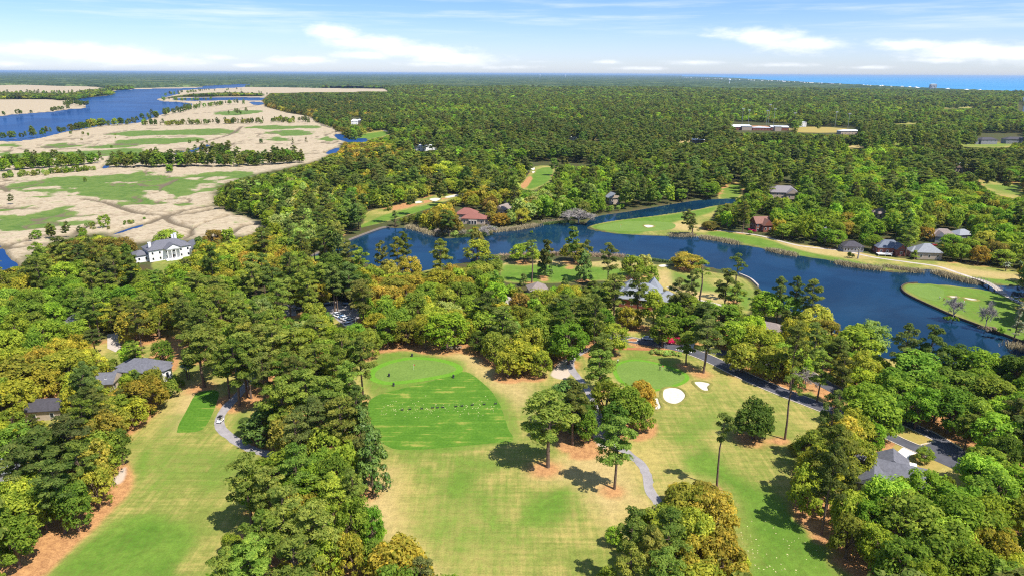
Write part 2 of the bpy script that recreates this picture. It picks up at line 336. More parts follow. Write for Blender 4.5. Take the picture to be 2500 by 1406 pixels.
GREEN = [  # softness (m), strength, outline
    (6,.75,[(1070,1180),(1110,1140),(1180,1150),(1140,1220),(1080,1230)]),(7,.5,[(1130,1290),(1250,1270),(1330,1330),(1250,1400),(1150,1400)]),(6,.55,[(1040,1110),(1160,1110),(1260,1130),(1180,1150),(1060,1150)]),
    (5,.7,[(1380,960),(1300,960),(1290,1010),(1330,1000)]),(6,.6,[(1700,1000),(1770,1010),(1740,1060),(1660,1050)]),(6,.55,[(520,1100),(600,1100),(560,1180),(480,1200),(470,1140)]),(5,.6,[(470,1010),(430,1060),(380,1090),(360,1060),(420,1010)]),
    (5,.95,[(110,1420),(180,1340),(250,1290),(330,1255),(410,1260),(470,1290),(480,1320),(440,1380),(400,1420)]), (6,.6,[(330,1200),(360,1120),(380,1080),(420,1080),(520,1090),(600,1100),(560,1150),(450,1160),(400,1200)]),
    (5,.8,[(320,1130),(350,1090),(380,1100),(370,1150),(340,1180)]), (7,.85,[(1260,1250),(1300,1200),(1390,1180),(1410,1220),(1400,1270),(1290,1290)]), (6,.6,[(980,1120),(1020,1110),(1080,1150),(1120,1190),(1040,1180)]),
    (8,.55,[(1020,1200),(1100,1170),(1250,1190),(1260,1300),(1150,1400),(1080,1390),(1000,1290)]), (5,.85,[(1665,1110),(1720,1085),(1755,1110),(1800,1160),(1900,1210),(2000,1290),(2100,1400),(2120,1420),(1840,1420),(1830,1320),(1800,1220),(1740,1170),(1680,1150)]),
    (6,.7,[(1640,1060),(1700,1030),(1740,1040),(1720,1070),(1650,1085)]), (4,.9,[(1228,648),(1300,645),(1500,655),(1560,660),(1520,680),(1400,688),(1235,686)]), (5,.8,[(1640,660),(1700,680),(1740,700),(1800,700),(1835,720),(1830,760),(1800,745),(1760,715),(1700,712),(1640,690)]),
    (4,.95,[(1440,553),(1520,538),(1640,524),(1745,506),(1735,520),(1640,545),(1560,571),(1490,567)]), (4,.9,[(1735,563),(1860,582),(1960,612),(2060,632),(2130,645),(2190,655),(2130,655),(2000,632),(1850,602),(1740,578)]),
    (4,.8,[(2201,699),(2230,691),(2300,695),(2400,707),(2520,726),(2520,838),(2440,812),(2330,768),(2230,724)]), (3,.95,[(888,548),(950,522),(1050,500),(1090,492),(1060,508),(960,535),(880,560),(840,578)]),
    (3,.9,[(1285,460),(1310,415),(1350,410),(1342,440),(1318,455)]), (3,.7,[(1755,482),(1772,455),(1812,448),(1808,478),(1782,488)]), (6,.7,[(2400,452),(2520,455),(2520,480),(2450,472)]), (8,.6,[(2178,349),(2232,350),(2215,357),(2190,357)]),(8,.6,[(2342,348),(2470,350),(2455,358),(2360,357)]),
    (4,.9,[(865,337),(900,326),(940,322),(945,330),(880,344)]), (3,.9,[(2290,672),(2400,678),(2520,690),(2520,697),(2400,690)]), (3,.9,[(505,915),(545,890),(548,912),(520,925)]), (3,.7,[(755,625),(828,620),(832,634),(770,638)]),
    (4,.7,[(890,960),(880,900),(910,870),(960,852),(1060,862),(1130,880),(1150,910),(1250,990),(1260,1080),(1000,1110),(930,1060)]), (4,.6,[(1490,880),(1540,862),(1620,870),(1690,900),(1690,930),(1620,950),(1500,930)]),
    (5,.5,[(1740,920),(1790,930),(1770,960),(1720,970)]), (4,.8,[(580,1000),(610,1010),(640,1080),(600,1060),(560,1040)]), (5,.5,[(1330,960),(1310,1000),(1280,1040),(1270,990)])]
SANDY = [[(1345,915),(1372,880),(1395,880),(1400,900),(1380,925)],[(1448,1062),(1470,1055),(1490,1080),(1470,1095)],[(270,1180),(305,1140),(300,1175)],[(1160,820),(1190,812),(1195,826),(1170,832)]]
OCEAN = [(1665,187.3),(1700,187.9),(1745,189),(1800,191.5),(1900,198),(2000,204.5),(2100,209.5),(2200,215.5),(2300,220),(2400,225),(2500,229),(2800,243),(3300,262)]

def inpoly_px(px, py, poly): return sdist(px, py, poly) < 0
MASKW, MASKH = 1250, 703
def raster(polys):
    m = np.zeros((MASKH, MASKW), bool)
    for p in polys:
        p = np.asarray(p, float)/2
        x0, x1 = int(max(0, p[:, 0].min())), int(min(MASKW, p[:, 0].max()+2)); y0, y1 = int(max(0, p[:, 1].min())), int(min(MASKH, p[:, 1].max()+2))
        if x1 <= x0 or y1 <= y0: continue
        X, Y = np.meshgrid(np.arange(x0, x1)+.5, np.arange(y0, y1)+.5)
        m[y0:y1, x0:x1] |= sdist(X, Y, p) < 0
    return m

g_lake = smooth_poly(PP(LAKE), 3); g_river = smooth_poly(PP(RIVER), 2)
g_cw = [smooth_poly(PP(c), 3) for c in CREEKW]
g_cl = [(wd, smooth_poly(PP(l), 4, False)) for wd, l in CREEKL]
oc = PP([a for a in OCEAN]); far = PP([(3300,183.5)])[0]
g_ocean = np.vstack([oc, [[oc[-1][0]+60000, oc[-1][1]], [90000, 90000], [oc[0][0], 90000]]])
# the coast runs straight out towards the vanishing headland
g_ocean = np.vstack([oc, [[90000, oc[-1][1]-2000], [90000, 140000], [oc[0][0]*3.4, oc[0][1]*3.4]]])

# ------------------------------------------------------------------ the ground: one sheet out to the horizon
def polar(ang, rad):
    A, R = np.meshgrid(ang, rad)
    x, y = np.sin(A)*R, np.cos(A)*R
    n, m = len(ang), len(rad)
    i = np.arange(n-1)[None, :] + (np.arange(m-1)*n)[:, None]
    f = np.stack([i, i+1, i+n+1, i+n], -1).reshape(-1, 4)
    return x.ravel(), y.ravel(), f
ang = np.radians(np.concatenate([np.arange(-75, -41, 1.0), np.arange(-41, 41.01, .125), np.arange(42, 76, 1.0)]))
rad = [30.0]
while rad[-1] < 120000: rad.append(rad[-1]*(1.0065 if rad[-1] < 900 else 1.011 if rad[-1] < 4000 else 1.03))
rad = np.array(rad)
gx, gy, gf = polar(ang, rad)
gr = np.hypot(gx, gy)
near = gr < 3500
def field(polys, soft, warp=0.0):
    """1 inside any of the outlines, soft (m) across their edges"""
    v = np.zeros(len(gx))
    for p in polys:
        x0, y0 = p.min(0) - soft*2; x1, y1 = p.max(0) + soft*2
        s = np.where((gx > x0) & (gx < x1) & (gy > y0) & (gy < y1))[0]
        if len(s):
            ux, uy = gx[s], gy[s]
            if warp: ux, uy = ux + (fbm(ux, uy, 38, 61, 4)-.5)*warp*1.6, uy + (fbm(ux, uy, 38, 83, 4)-.5)*warp*2.2
            v[s] = np.maximum(v[s], sstep(soft, -soft, sdist(ux, uy, p)))
    return v
def sdf_of(polys, reach):
    v = np.full(len(gx), 1e9)
    for p in polys:
        x0, y0 = p.min(0) - reach; x1, y1 = p.max(0) + reach
        s = np.where((gx > x0) & (gx < x1) & (gy > y0) & (gy < y1))[0]
        if len(s): v[s] = np.minimum(v[s], sdist(gx[s], gy[s], p))
    return v
wob = (fbm(gx, gy, 9, 3)-.5)*5
G = lambda L: [smooth_poly(PP(p), 3) for p in L]
sd_lake = sdf_of([g_lake] + G([POND]), 60)
sd_riv = sdf_of([g_river], 400); sd_cw = sdf_of(g_cw, 100)
cl = np.full(len(gx), 1e9)
for wd, l in g_cl:
    x0, y0 = l.min(0)-40; x1, y1 = l.max(0)+40
    s = np.where((gx > x0) & (gx < x1) & (gy > y0) & (gy < y1))[0]
    if len(s): cl[s] = np.minimum(cl[s], ldist(gx[s], gy[s], l) - wd*1.25)
sd_marsh = sdf_of([PP(MARSH)], 600)
ncr = np.where(sd_marsh < 5)[0]
# finer drainage lines wriggle between the traced creeks
cn = np.abs(fbm(gx[ncr], gy[ncr]*1.0, 95, 41, 3)-.5)
cl[ncr] = np.minimum(cl[ncr], np.where(gr[ncr] < 1400, (cn-.009)*200, 9))
wlim = np.clip(gr/500, .6, 6)
marsh = sstep(6, -6, sd_marsh + wob*2)*sstep(-4, 12, sdf_of([PP(b) for b in BANDS], 200))
mg = field(G(MGREEN), 7, 34); mi = field(G(MISLE), 5, 26)
mg = mg*(1-mi)
lawn_polys = G([F_LEFT, F_MID, F_STRIP, F_PEN, F_ISLE, F_WEST, F_NORTH, F_CHAN, [(372,642),(430,625),(480,612),(500,640),(440,668),(385,668)]] + F_EAST)
lawn = field(lawn_polys, 4)
golf = np.where((gr < 330), 1.0, 0.0)*sstep(330, 290, gr)            # the course goes on beneath its trees
green = np.zeros(len(gx))
for so_, st, p in GREEN: green = np.maximum(green, st*field(G([p]), so_))
straw = field(G(STRAW), 3.5); tan = field(G(TAN), 6); sandy = field(G(SANDY), 2.0)
gz = np.zeros(len(gx))
reed_h = marsh*(1.15 + 1.0*(fbm(gx, gy, 7, 9)-.5))*(1-.6*mg)
gz += np.where(gr < 2500, reed_h, 0)
carve = np.minimum.reduce([sd_lake + wob*.18, sd_riv + wob*1.2, sd_cw + wob*.4])
gz = np.where(carve < 4, gz*sstep(0, 3, carve), gz)
gz -= 1.7*sstep(1.2, -1.8, carve)
gz = np.where(cl < 2.0, gz*sstep(-.4, 1.6, cl) - .45*sstep(.8, -1.2, cl), gz)
mud = sstep(1.2, -1.0, cl)*marsh
sd_oc = sdf_of([g_ocean], 5000)
gz -= np.where(sd_oc < 0, 3.0, 0)

POSN = lambda nt: nd(nt, 'ShaderNodeNewGeometry').outputs['Position']
def ground_material():
    m, nt, out = newmat('ground')
    p = POSN(nt)
    n50 = noise(nt, p, .022, 4, .6); n12 = noise(nt, p, .11, 4, .6, .6); n3 = noise(nt, p, .55, 3, .6); nf = noise(nt, p, 2.6, 2, .6)
    st = noise(nt, stretch(nt, p, (.9, .06, 1), .35), 1.0, 3, .6)        # mower and roller streaks
    st2 = noise(nt, stretch(nt, p, (.05, .8, 1), .12), 1.0, 3, .6)
    tear = mth(nt, 'ADD', mth(nt, 'MULTIPLY_ADD', n12, .55, -.275), mth(nt, 'MULTIPLY_ADD', n3, .35, -.175))
    g = remap(nt, mth(nt, 'ADD', attr(nt, 'green'), mth(nt, 'MULTIPLY', tear, .9)), .08, .92)
    base = mth(nt, 'ADD', mth(nt, 'MULTIPLY', n50, .7), mth(nt, 'ADD', mth(nt, 'MULTIPLY', n12, .3), mth(nt, 'MULTIPLY', mth(nt, 'ADD', st, st2), .27)))
    dry = mixc(nt, remap(nt, base, .64, .88), (.355, .285, .088), (.165, .195, .038))
    dry = mixc(nt, mth(nt, 'MULTIPLY', attr(nt, 'tan'), .85), dry, mixc(nt, n12, (.46, .345, .155), (.36, .26, .10)))
    grn = mixc(nt, remap(nt, mth(nt, 'ADD', n12, mth(nt, 'MULTIPLY', st, .4)), .45, .95), (.052, .142, .011), (.125, .212, .027))
    c = mixc(nt, mth(nt, 'MULTIPLY', g, remap(nt, mth(nt, 'ADD', st, nf), .5, 1.5, .78, 1.0)), dry, grn)
    fine = remap(nt, mth(nt, 'ADD', mth(nt, 'MULTIPLY', nf, .6), mth(nt, 'MULTIPLY', n3, .5)), .3, .8, .72, 1.22)
    c = mixc(nt, 1.0, c, nd(nt, 'ShaderNodeCombineColor', {0: fine, 1: fine, 2: fine}).outputs[0], 'MULTIPLY')
    litter = mixc(nt, remap(nt, mth(nt, 'ADD', n3, nf), .7, 1.3), (.27, .13, .055), (.48, .26, .105))
    litter = mixc(nt, remap(nt, n12, .62, .9), litter, (.33, .25, .10))
    c = mixc(nt, remap(nt, mth(nt, 'ADD', attr(nt, 'straw'), mth(nt, 'MULTIPLY', tear, .8)), .25, .75), c, litter)
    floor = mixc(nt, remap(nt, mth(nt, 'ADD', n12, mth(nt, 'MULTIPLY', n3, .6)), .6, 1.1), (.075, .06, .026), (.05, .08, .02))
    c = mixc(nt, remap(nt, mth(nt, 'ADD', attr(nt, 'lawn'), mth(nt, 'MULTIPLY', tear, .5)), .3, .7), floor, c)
    c = mixc(nt, remap(nt, mth(nt, 'ADD', attr(nt, 'sandy'), mth(nt, 'MULTIPLY', tear, .6)), .25, .7), c, mixc(nt, nf, (.40, .32, .25), (.50, .41, .32)))
    # marsh: pale dead reeds, green flats, mud in the creeks
    r1 = noise(nt, stretch(nt, p, (.5, .7, 1), .1), .5, 6, .78); r2 = noise(nt, p, .07, 4, .62, 1.0)
    reed = mixc(nt, remap(nt, mth(nt, 'ADD', mth(nt, 'MULTIPLY', r1, .8), mth(nt, 'MULTIPLY', r2, .25)), .36, .60), (.235, .178, .108), (.43, .352, .24))
    rg = mixc(nt, remap(nt, mth(nt, 'ADD', r1, mth(nt, 'MULTIPLY', r2, .9)), .62, 1.12), (.04, .11, .013), (.13, .185, .042))
    mgf = remap(nt, mth(nt, 'ADD', attr(nt, 'mgreen'), mth(nt, 'ADD', mth(nt, 'MULTIPLY_ADD', r2, 2.3, -1.15), mth(nt, 'MULTIPLY_ADD', r1, 1.6, -.8))), .22, .74)
    reed = mixc(nt, mgf, reed, rg)
    reed = mixc(nt, attr(nt, 'mud'), reed, (.14, .11, .07))
    c = mixc(nt, attr(nt, 'marsh'), c, reed)
    c = mixc(nt, attr(nt, 'bank'), c, mixc(nt, n3, (.06, .05, .03), (.17, .14, .07)))
    b = nd(nt, 'ShaderNodeBsdfPrincipled', {'Base Color': c, 'Roughness': .95, 'Specular IOR Level': .08})
    h = mth(nt, 'ADD', mth(nt, 'MULTIPLY', nf, .35), mth(nt, 'ADD', n3, mth(nt, 'MULTIPLY', mth(nt, 'MULTIPLY', attr(nt, 'marsh'), r1), 3.0)))
    nt.links.new(nd(nt, 'ShaderNodeBump', {'Strength': .65, 'Distance': .3, 'Height': h}).outputs[0], b.inputs['Normal'])
    nt.links.new(b.outputs[0], out.inputs[0])
    return m
bank = sstep(2.2, -.6, carve)*sstep(-6, -.5, carve)*.8
bank = np.where(marsh > .5, bank, bank*.7)
M_GROUND = ground_material()

def water_material(name, deep, shallow, wave, amp, refl, rough):
    m, nt, out = newmat(name)
    p = POSN(nt)
    n1 = noise(nt, stretch(nt, p, (1, 1.8, 1), .3), wave, 4, .6); n2 = noise(nt, p, wave*.045, 3, .6, .8)
    c = mixc(nt, remap(nt, n2, .3, .7), deep, shallow)
    d = nd(nt, 'ShaderNodeBsdfDiffuse', {'Color': c})
    bmp = nd(nt, 'ShaderNodeBump', {'Strength': 1.0, 'Distance': amp, 'Height': n1}).outputs[0]
    g = nd(nt, 'ShaderNodeBsdfGlossy', {'Color': (.86, .93, 1, 1), 'Roughness': rough, 'Normal': bmp})
    fr = nd(nt, 'ShaderNodeFresnel', {'IOR': 1.33, 'Normal': bmp}).outputs[0]
    f = mth(nt, 'MULTIPLY', fr, refl, clamp=True)
    nt.links.new(nd(nt, 'ShaderNodeMixShader', {0: f, 1: d.outputs[0], 2: g.outputs[0]}).outputs[0], out.inputs[0])
    return m
M_LAKE = water_material('lake_water', (.003, .018, .038), (.006, .032, .065), .55, .016, .58, .03)
M_RIVER = water_material('river_water', (.006, .032, .115), (.012, .055, .17), .12, .10, .22, .12)
M_OCEAN = water_material('ocean_water', (.04, .19, .37), (.055, .235, .43), .02, .5, .10, .3)

def flat(name, poly, z, mat, kind='structure', grow=0.0):
    """a level sheet from a ground outline"""
    bm = bmesh.new()
    vs = [bm.verts.new((a, b, z)) for a, b in poly]
    f = bm.faces.new(vs)
    if f.normal.z < 0: f.normal_flip()
    bm.normal_update()
    if f.normal.z < 0: bmesh.ops.reverse_faces(bm, faces=[f])
    bmesh.ops.triangulate(bm, faces=bm.faces[:], ngon_method='EAR_CLIP')
    me = bpy.data.meshes.new(name); bm.to_mesh(me); bm.free(); me.materials.append(mat)
    o = bpy.data.objects.new(name, me); COL.objects.link(o)
    if kind: o['kind'] = kind
    return o
def rectsheet(name, x0, y0, x1, y1, z, mat):
    return flat(name, [(x0, y0), (x1, y0), (x1, y1), (x0, y1)], z, mat)
lx0, ly0 = g_lake.min(0)-5; lx1, ly1 = g_lake.max(0)+5
rectsheet('lake', lx0, ly0, lx1, ly1, -.7, M_LAKE)
# the river with the creeks it feeds lies a little lower than the lake, west of it
rectsheet('river', -9000, 350, lx0-.5, 16000, -.75, M_RIVER)
flat('ocean', g_ocean, -.8, M_OCEAN)
# ground below the camera and behind it, out of the frame
# ------------------------------------------------------------------ trees: meshes
def runit(r, n):
    v = r.normal(size=(n, 3)); return v/np.linalg.norm(v, axis=1, keepdims=True)
def cards(r, C, R, per, s0, s1, jit=.6, aspect=.62, zmin=-.45, up=.3, fill=.18):
    """leaf sprays scattered over the skin of a set of lobes; returns verts, quads, per-face values"""
    n = len(C)*per
    ci = np.repeat(np.arange(len(C)), per)
    d = runit(r, n); d[:, 2] = np.where(d[:, 2] < zmin, -d[:, 2], d[:, 2])
    rad = np.where(r.random(n) < fill, r.uniform(.2, .8, n), r.uniform(.78, 1.08, n))
    pos = C[ci] + d*R[ci]*rad[:, None]
    nn = d + runit(r, n)*jit + np.array([0, 0, up]); nn /= np.linalg.norm(nn, axis=1, keepdims=True)
    t = np.cross(nn, runit(r, n)); t /= np.linalg.norm(t, axis=1, keepdims=True); b = np.cross(nn, t)
    s = r.uniform(s0, s1, n)[:, None]
    k = r.uniform(.75, 1.25, (4, n, 1))
    V = np.stack([pos + t*s*k[0], pos + b*s*aspect*k[1] - nn*s*.18, pos - t*s*k[2], pos - b*s*aspect*k[3] - nn*s*.18], 1).reshape(-1, 3)
    F = np.arange(4*n).reshape(-1, 4)
    lv = np.clip(.5 + (r.random(len(C))[ci]-.5)*.5 + (r.random(n)-.5)*.6, 0, 1)
    return V, F, lv
SP = {}   # kind -> nominal height, radius
def lobes_for(kind, r):
    if kind == 'oak_tree':        # broad dome
        n = 62; a = r.uniform(0, 2*PI, n); u = np.sqrt(r.uniform(.0, 1, n))
        z = 5.2 + 5.6*np.sqrt(np.clip(1-u**2, 0, 1))*r.uniform(.72, 1.05, n) - (u > .8)*r.uniform(0, 2.6, n)
        C = np.stack([np.cos(a)*u*6.1, np.sin(a)*u*6.1, z], 1)
        m = 18; a2 = r.uniform(0, 2*PI, m); u2 = r.uniform(.62, .98, m)
        C = np.vstack([C, np.stack([np.cos(a2)*u2*6.0, np.sin(a2)*u2*6.0, r.uniform(2.4, 5.2, m)], 1)]); n += m
        rr = r.uniform(.95, 2.25, n); R = np.stack([rr, rr, rr*.78], 1)
    elif kind == 'leafy_tree':
        n = 70; d = runit(r, n); d[:, 2] = np.where(d[:, 2] < -.8, -d[:, 2], d[:, 2])
        k = r.uniform(.72, 1.0, n)[:, None]
        C = np.array([0, 0, 7.9]) + d*k*np.array([4.6, 4.6, 5.9]); rr = r.uniform(.8, 1.95, n); R = np.stack([rr, rr, rr*.8], 1)
    elif kind == 'pine_tree':     # bare stem, rounded tufts on the upper limbs
        nl = 15; n = nl*4; zl = np.linspace(.02, .96, nl) + r.uniform(-.04, .04, nl); al = np.arange(nl)*2.4 + r.uniform(-.5, .5, nl)
        z = np.clip(np.repeat(zl, 4) + r.normal(size=n)*.035, 0, 1); a = np.repeat(al, 4) + r.normal(size=n)*.28
        prof = np.sqrt(np.clip(1-((z-.38)/.72)**2, .05, 1))
        u = np.tile([.42, .68, .9, 1.04], nl)*np.repeat(r.uniform(.6, 1.12, nl), 4)*prof
        C = np.stack([np.cos(a)*u*4.1, np.sin(a)*u*4.1, 9.2+z*12.9], 1); C[-1] = (0, 0, 22.4); C[-2] = (.5, -.3, 21.2)
        rr = r.uniform(.8, 1.4, n); R = np.stack([rr, rr, rr*.62], 1)
    elif kind == 'thin_pine':
        n = 13; z = r.uniform(.1, 1, n); a = r.uniform(0, 2*PI, n); u = r.uniform(.15, 1, n)
        C = np.stack([np.cos(a)*u*3.0, np.sin(a)*u*3.0, 13+z*9], 1); C[-1] = (0, 0, 22.2)
        rr = r.uniform(.7, 1.25, n); R = np.stack([rr, rr, rr*.6], 1)
    elif kind == 'magnolia_tree':
        n = 46; z = r.uniform(0, 1, n); a = r.uniform(0, 2*PI, n); u = np.sqrt(np.clip(1-z**1.7, .02, 1))*r.uniform(.75, 1, n)
        C = np.stack([np.cos(a)*u*3.9, np.sin(a)*u*3.9, 1.4+z*11.2], 1); rr = r.uniform(.9, 1.5, n); R = np.stack([rr, rr, rr*.85], 1)
    elif kind == 'cypress_tree':
        n = 40; z = r.uniform(0, 1, n); a = r.uniform(0, 2*PI, n); u = (1-z*.9)*r.uniform(.5, 1, n)
        C = np.stack([np.cos(a)*u*3.2, np.sin(a)*u*3.2, 3+z*12.5], 1); rr = r.uniform(.6, 1.15, n)*(1.15-.5*z); R = np.stack([rr, rr, rr*.55], 1)
    elif kind == 'shrub':
        n = 9; d = runit(r, n); d[:, 2] = np.abs(d[:, 2]); C = d*np.array([.9, .9, .6]) + np.array([0, 0, .35]); rr = r.uniform(.35, .6, n); R = np.stack([rr, rr, rr*.8], 1)
    return C, R
CARD = {'oak_tree': (76, .24, .52, .62, .62), 'leafy_tree': (72, .22, .46, .6, .62), 'pine_tree': (92, .2, .46, .8, .45), 'thin_pine': (96, .2, .46, .8, .45),
        'magnolia_tree': (80, .2, .44, .5, .6), 'cypress_tree': (64, .16, .4, .8, .45), 'shrub': (60, .09, .2, .6, .6)}
NOM = {'oak_tree': (12.4, 7.6), 'leafy_tree': (15.2, 5.8), 'pine_tree': (23.2, 4.9), 'thin_pine': (23.0, 3.9), 'magnolia_tree': (13.6, 4.8), 'cypress_tree': (16, 3.4), 'bare_tree': (12, 4.5), 'shrub': (1.4, 1.3), 'palm_tree': (6.5, 2.4)}

def leaf_material(name, trans, sheen):
    m, nt, out = newmat(name)
    tint = attr(nt, 'tint', 'INSTANCER', 'Color'); lv = attr(nt, 'lv')
    rnd = attr(nt, 'tone', 'INSTANCER', 'Fac')
    g = mth(nt, 'MULTIPLY', mth(nt, 'MULTIPLY_ADD', lv, .8, .66), mth(nt, 'MULTIPLY_ADD', rnd, .5, .75))
    c = mixc(nt, 1.0, tint, nd(nt, 'ShaderNodeCombineColor', {0: g, 1: g, 2: mth(nt, 'MULTIPLY', g, .9)}).outputs[0], 'MULTIPLY')
    c = mixc(nt, remap(nt, lv, .15, .55), mixc(nt, 1.0, c, (.74, .92, .8), 'MULTIPLY'), c)
    # young sprays turn towards yellow
    c = mixc(nt, mth(nt, 'MULTIPLY', remap(nt, lv, .6, 1.0), .35), c, mixc(nt, 1.0, c, (1.45, 1.12, .6), 'MULTIPLY'))
    d = nd(nt, 'ShaderNodeBsdfDiffuse', {'Color': c})
    t = nd(nt, 'ShaderNodeBsdfTranslucent', {'Color': mixc(nt, 1.0, c, (1.25, 1.25, .5), 'MULTIPLY')})
    s = nd(nt, 'ShaderNodeMixShader', {0: trans, 1: d.outputs[0], 2: t.outputs[0]}).outputs[0]
    if sheen:
        gl = nd(nt, 'ShaderNodeBsdfGlossy', {'Color': (1, 1, 1, 1), 'Roughness': .45})
        s = nd(nt, 'ShaderNodeMixShader', {0: sheen, 1: s, 2: gl.outputs[0]}).outputs[0]
    nt.links.new(s, out.inputs[0]); return m
M_LEAF = leaf_material('leaves', .47, .0)
M_GLOSS = leaf_material('glossy_leaves', .12, .012)
M_BARK = simple('bark', (.17, .115, .08), .95, .5, 2.0)
M_GREYBARK = simple('grey_bark', (.36, .32, .29), .95, .4, 2.0)

def trunk_mb(kind, r, C):
    mb = MB()
    if kind in ('pine_tree', 'thin_pine'):
        pts = [Vector((0, 0, -.3))]; 
        for z in (6, 12, 17, 21.5): pts.append(Vector((r.uniform(-.35, .35), r.uniform(-.35, .35), z)))
        rad = [.36, .29, .24, .17, .06]
        for k in range(4): mb.tube(pts[k], pts[k+1], rad[k], rad[k+1], 7)
        for c in C:
            z0 = max(7.5, c[2]-r.uniform(.6, 2.0)); k = 1 if z0 < 12 else 2 if z0 < 17 else 3
            a, b = pts[k], pts[min(k+1, 4)]; t = min(1, max(0, (z0-a.z)/(b.z-a.z)))
            mb.tube(a.lerp(b, t), c, .08, .03, 4)
    elif kind == 'oak_tree':
        mb.tube((0, 0, -.3), (.1, 0, 2.6), .62, .46, 8)
        forks = []
        for k in range(6):
            a = k*PI/3 + r.uniform(-.3, .3); e = Vector((math.cos(a)*2.8, math.sin(a)*2.8, 5.2+r.uniform(-.4, 1)))
            mb.tube((.1, 0, 2.4), e, .32, .2, 6); forks.append(e)
        for c in C:
            e = min(forks, key=lambda q: (q-Vector(c)).length); mb.tube(e, c, .13, .04, 4)
    elif kind == 'leafy_tree':
        top = Vector((r.uniform(-.3, .3), r.uniform(-.3, .3), 10.5)); mb.tube((0, 0, -.3), (0, 0, 4.5), .36, .28, 7); mb.tube((0, 0, 4.4), top, .27, .12, 7)
        for c in C[::2]:
            t = r.uniform(.1, .8); mb.tube(Vector((0, 0, 4.4)).lerp(top, t), c, .11, .03, 4)
    elif kind == 'magnolia_tree':
        mb.tube((0, 0, -.3), (0, 0, 12), .3, .06, 7)
        for c in C[::3]: mb.tube((0, 0, max(.8, c[2]-.8)), c, .07, .03, 4)
    elif kind == 'shrub':
        for c in C[::2]: mb.tube((0, 0, -.1), c, .04, .015, 4)
    elif kind == 'cypress_tree':
        mb.tube((0, 0, -1.2), (0, 0, 1.2), .7, .34, 8); mb.tube((0, 0, 1.1), (0, 0, 15.6), .33, .05, 7)
        for c in C[::2]: mb.tube((0, 0, c[2]-.2), c, .06, .02, 4)
    return mb
def to_mesh(name, V, F, lv, mat, extra=None):
    """leaf mesh, plus optional trunk (for the distant copies)"""
    me = bpy.data.meshes.new(name)
    fl = [F]
    me.vertices.add(len(V)); me.vertices.foreach_set('co', np.asarray(V, np.float32).ravel())
    me.loops.add(F.size); me.loops.foreach_set('vertex_index', F.astype(np.int32).ravel())
    me.polygons.add(len(F)); me.polygons.foreach_set('loop_start', np.arange(0, F.size, 4, dtype=np.int32))
    me.update(calc_edges=True); me.materials.append(mat)
    at = me.attributes.new('lv', 'FLOAT', 'FACE'); at.data.foreach_set('value', lv.astype(np.float32))
    return me
VAR = {}; LOD = {}
KINDS = ['pine_tree', 'oak_tree', 'leafy_tree', 'magnolia_tree', 'cypress_tree', 'thin_pine', 'shrub']
for kind in KINDS:
    VAR[kind] = []; LOD[kind] = []
    for v in range(7 if kind in ('pine_tree', 'oak_tree', 'leafy_tree') else 2 if kind != 'shrub' else 3):
        r = np.random.default_rng(100*KINDS.index(kind) + v)
        C, R = lobes_for(kind, r)
        if kind in ('oak_tree', 'leafy_tree'):      # every crown leans a little its own way
            q = r.uniform(.82, 1.18, 3); C = C*np.array([q[0], q[1], 1]); C = C[r.random(len(C)) > .12]; R = R[:len(C)]
            C = C + (vnoise(C[:, 0]+40*v, C[:, 1], 3.5, v)-.5)[:, None]*np.array([1.2, 1.2, 2.2]) 
        per, s0, s1, jit, asp = CARD[kind]
        V, F, lv = cards(r, C, R, per, s0, s1, jit, asp)
        mat = M_GLOSS if kind == 'magnolia_tree' else M_LEAF
        hi = to_mesh(kind + '_crown', V, F, lv, mat)
        V2, F2, lv2 = cards(r, C, R, max(8, per//6), s0*2.2, s1*2.0, jit, .75)
        lo = to_mesh(kind + '_far', V2, F2, lv2, mat)
        tb = trunk_mb(kind, r, C)
        tm = bpy.data.meshes.new(kind + '_trunk'); tm.from_pydata(tb.v, [], tb.f); tm.update(); tm.materials.append(M_BARK)
        VAR[kind].append((hi, tm, C)); LOD[kind].append(lo)
def bare_mesh(v):
    r = np.random.default_rng(900+v); mb = MB(); tw = MB()
    def grow(p, d, L, rad, lev):
        q = p + d*L; mb.tube(p, q, rad, rad*.62, 5 if lev < 2 else 3, cap=False)
        if lev >= 3:
            for k in range(26):
                e = Vector(runit(r, 1)[0])*r.uniform(.5, 1.3) + d*.5; s = Vector(runit(r, 1)[0])*.05
                b = p.lerp(q, r.uniform(.2, 1)); tw.add([b-s, b+s, b+e+s*.4, b+e-s*.4], [[0, 1, 2, 3]])
            return
        for k in range(4 if lev else 6):
            e = (d*(.75 if lev else .6) + Vector(runit(r, 1)[0])*.75 + Vector((0, 0, .12))).normalized()
            grow(p.lerp(q, r.uniform(.55, 1)), e, L*r.uniform(.6, .85), rad*.55, lev+1)
    grow(Vector((0, 0, -.3)), Vector((0, 0, 1)), 4.2, .3, 0)
    me = []
    for nm, b in (('trunk', mb), ('crown', tw)):
        x = bpy.data.meshes.new('bare_' + nm); x.from_pydata(b.v, [], b.f); x.update(); x.materials.append(M_GREYBARK); me.append(x)
    return me[1], me[0], None
VAR['bare_tree'] = [bare_mesh(0), bare_mesh(1)]; LOD['bare_tree'] = [m[0] for m in VAR['bare_tree']]

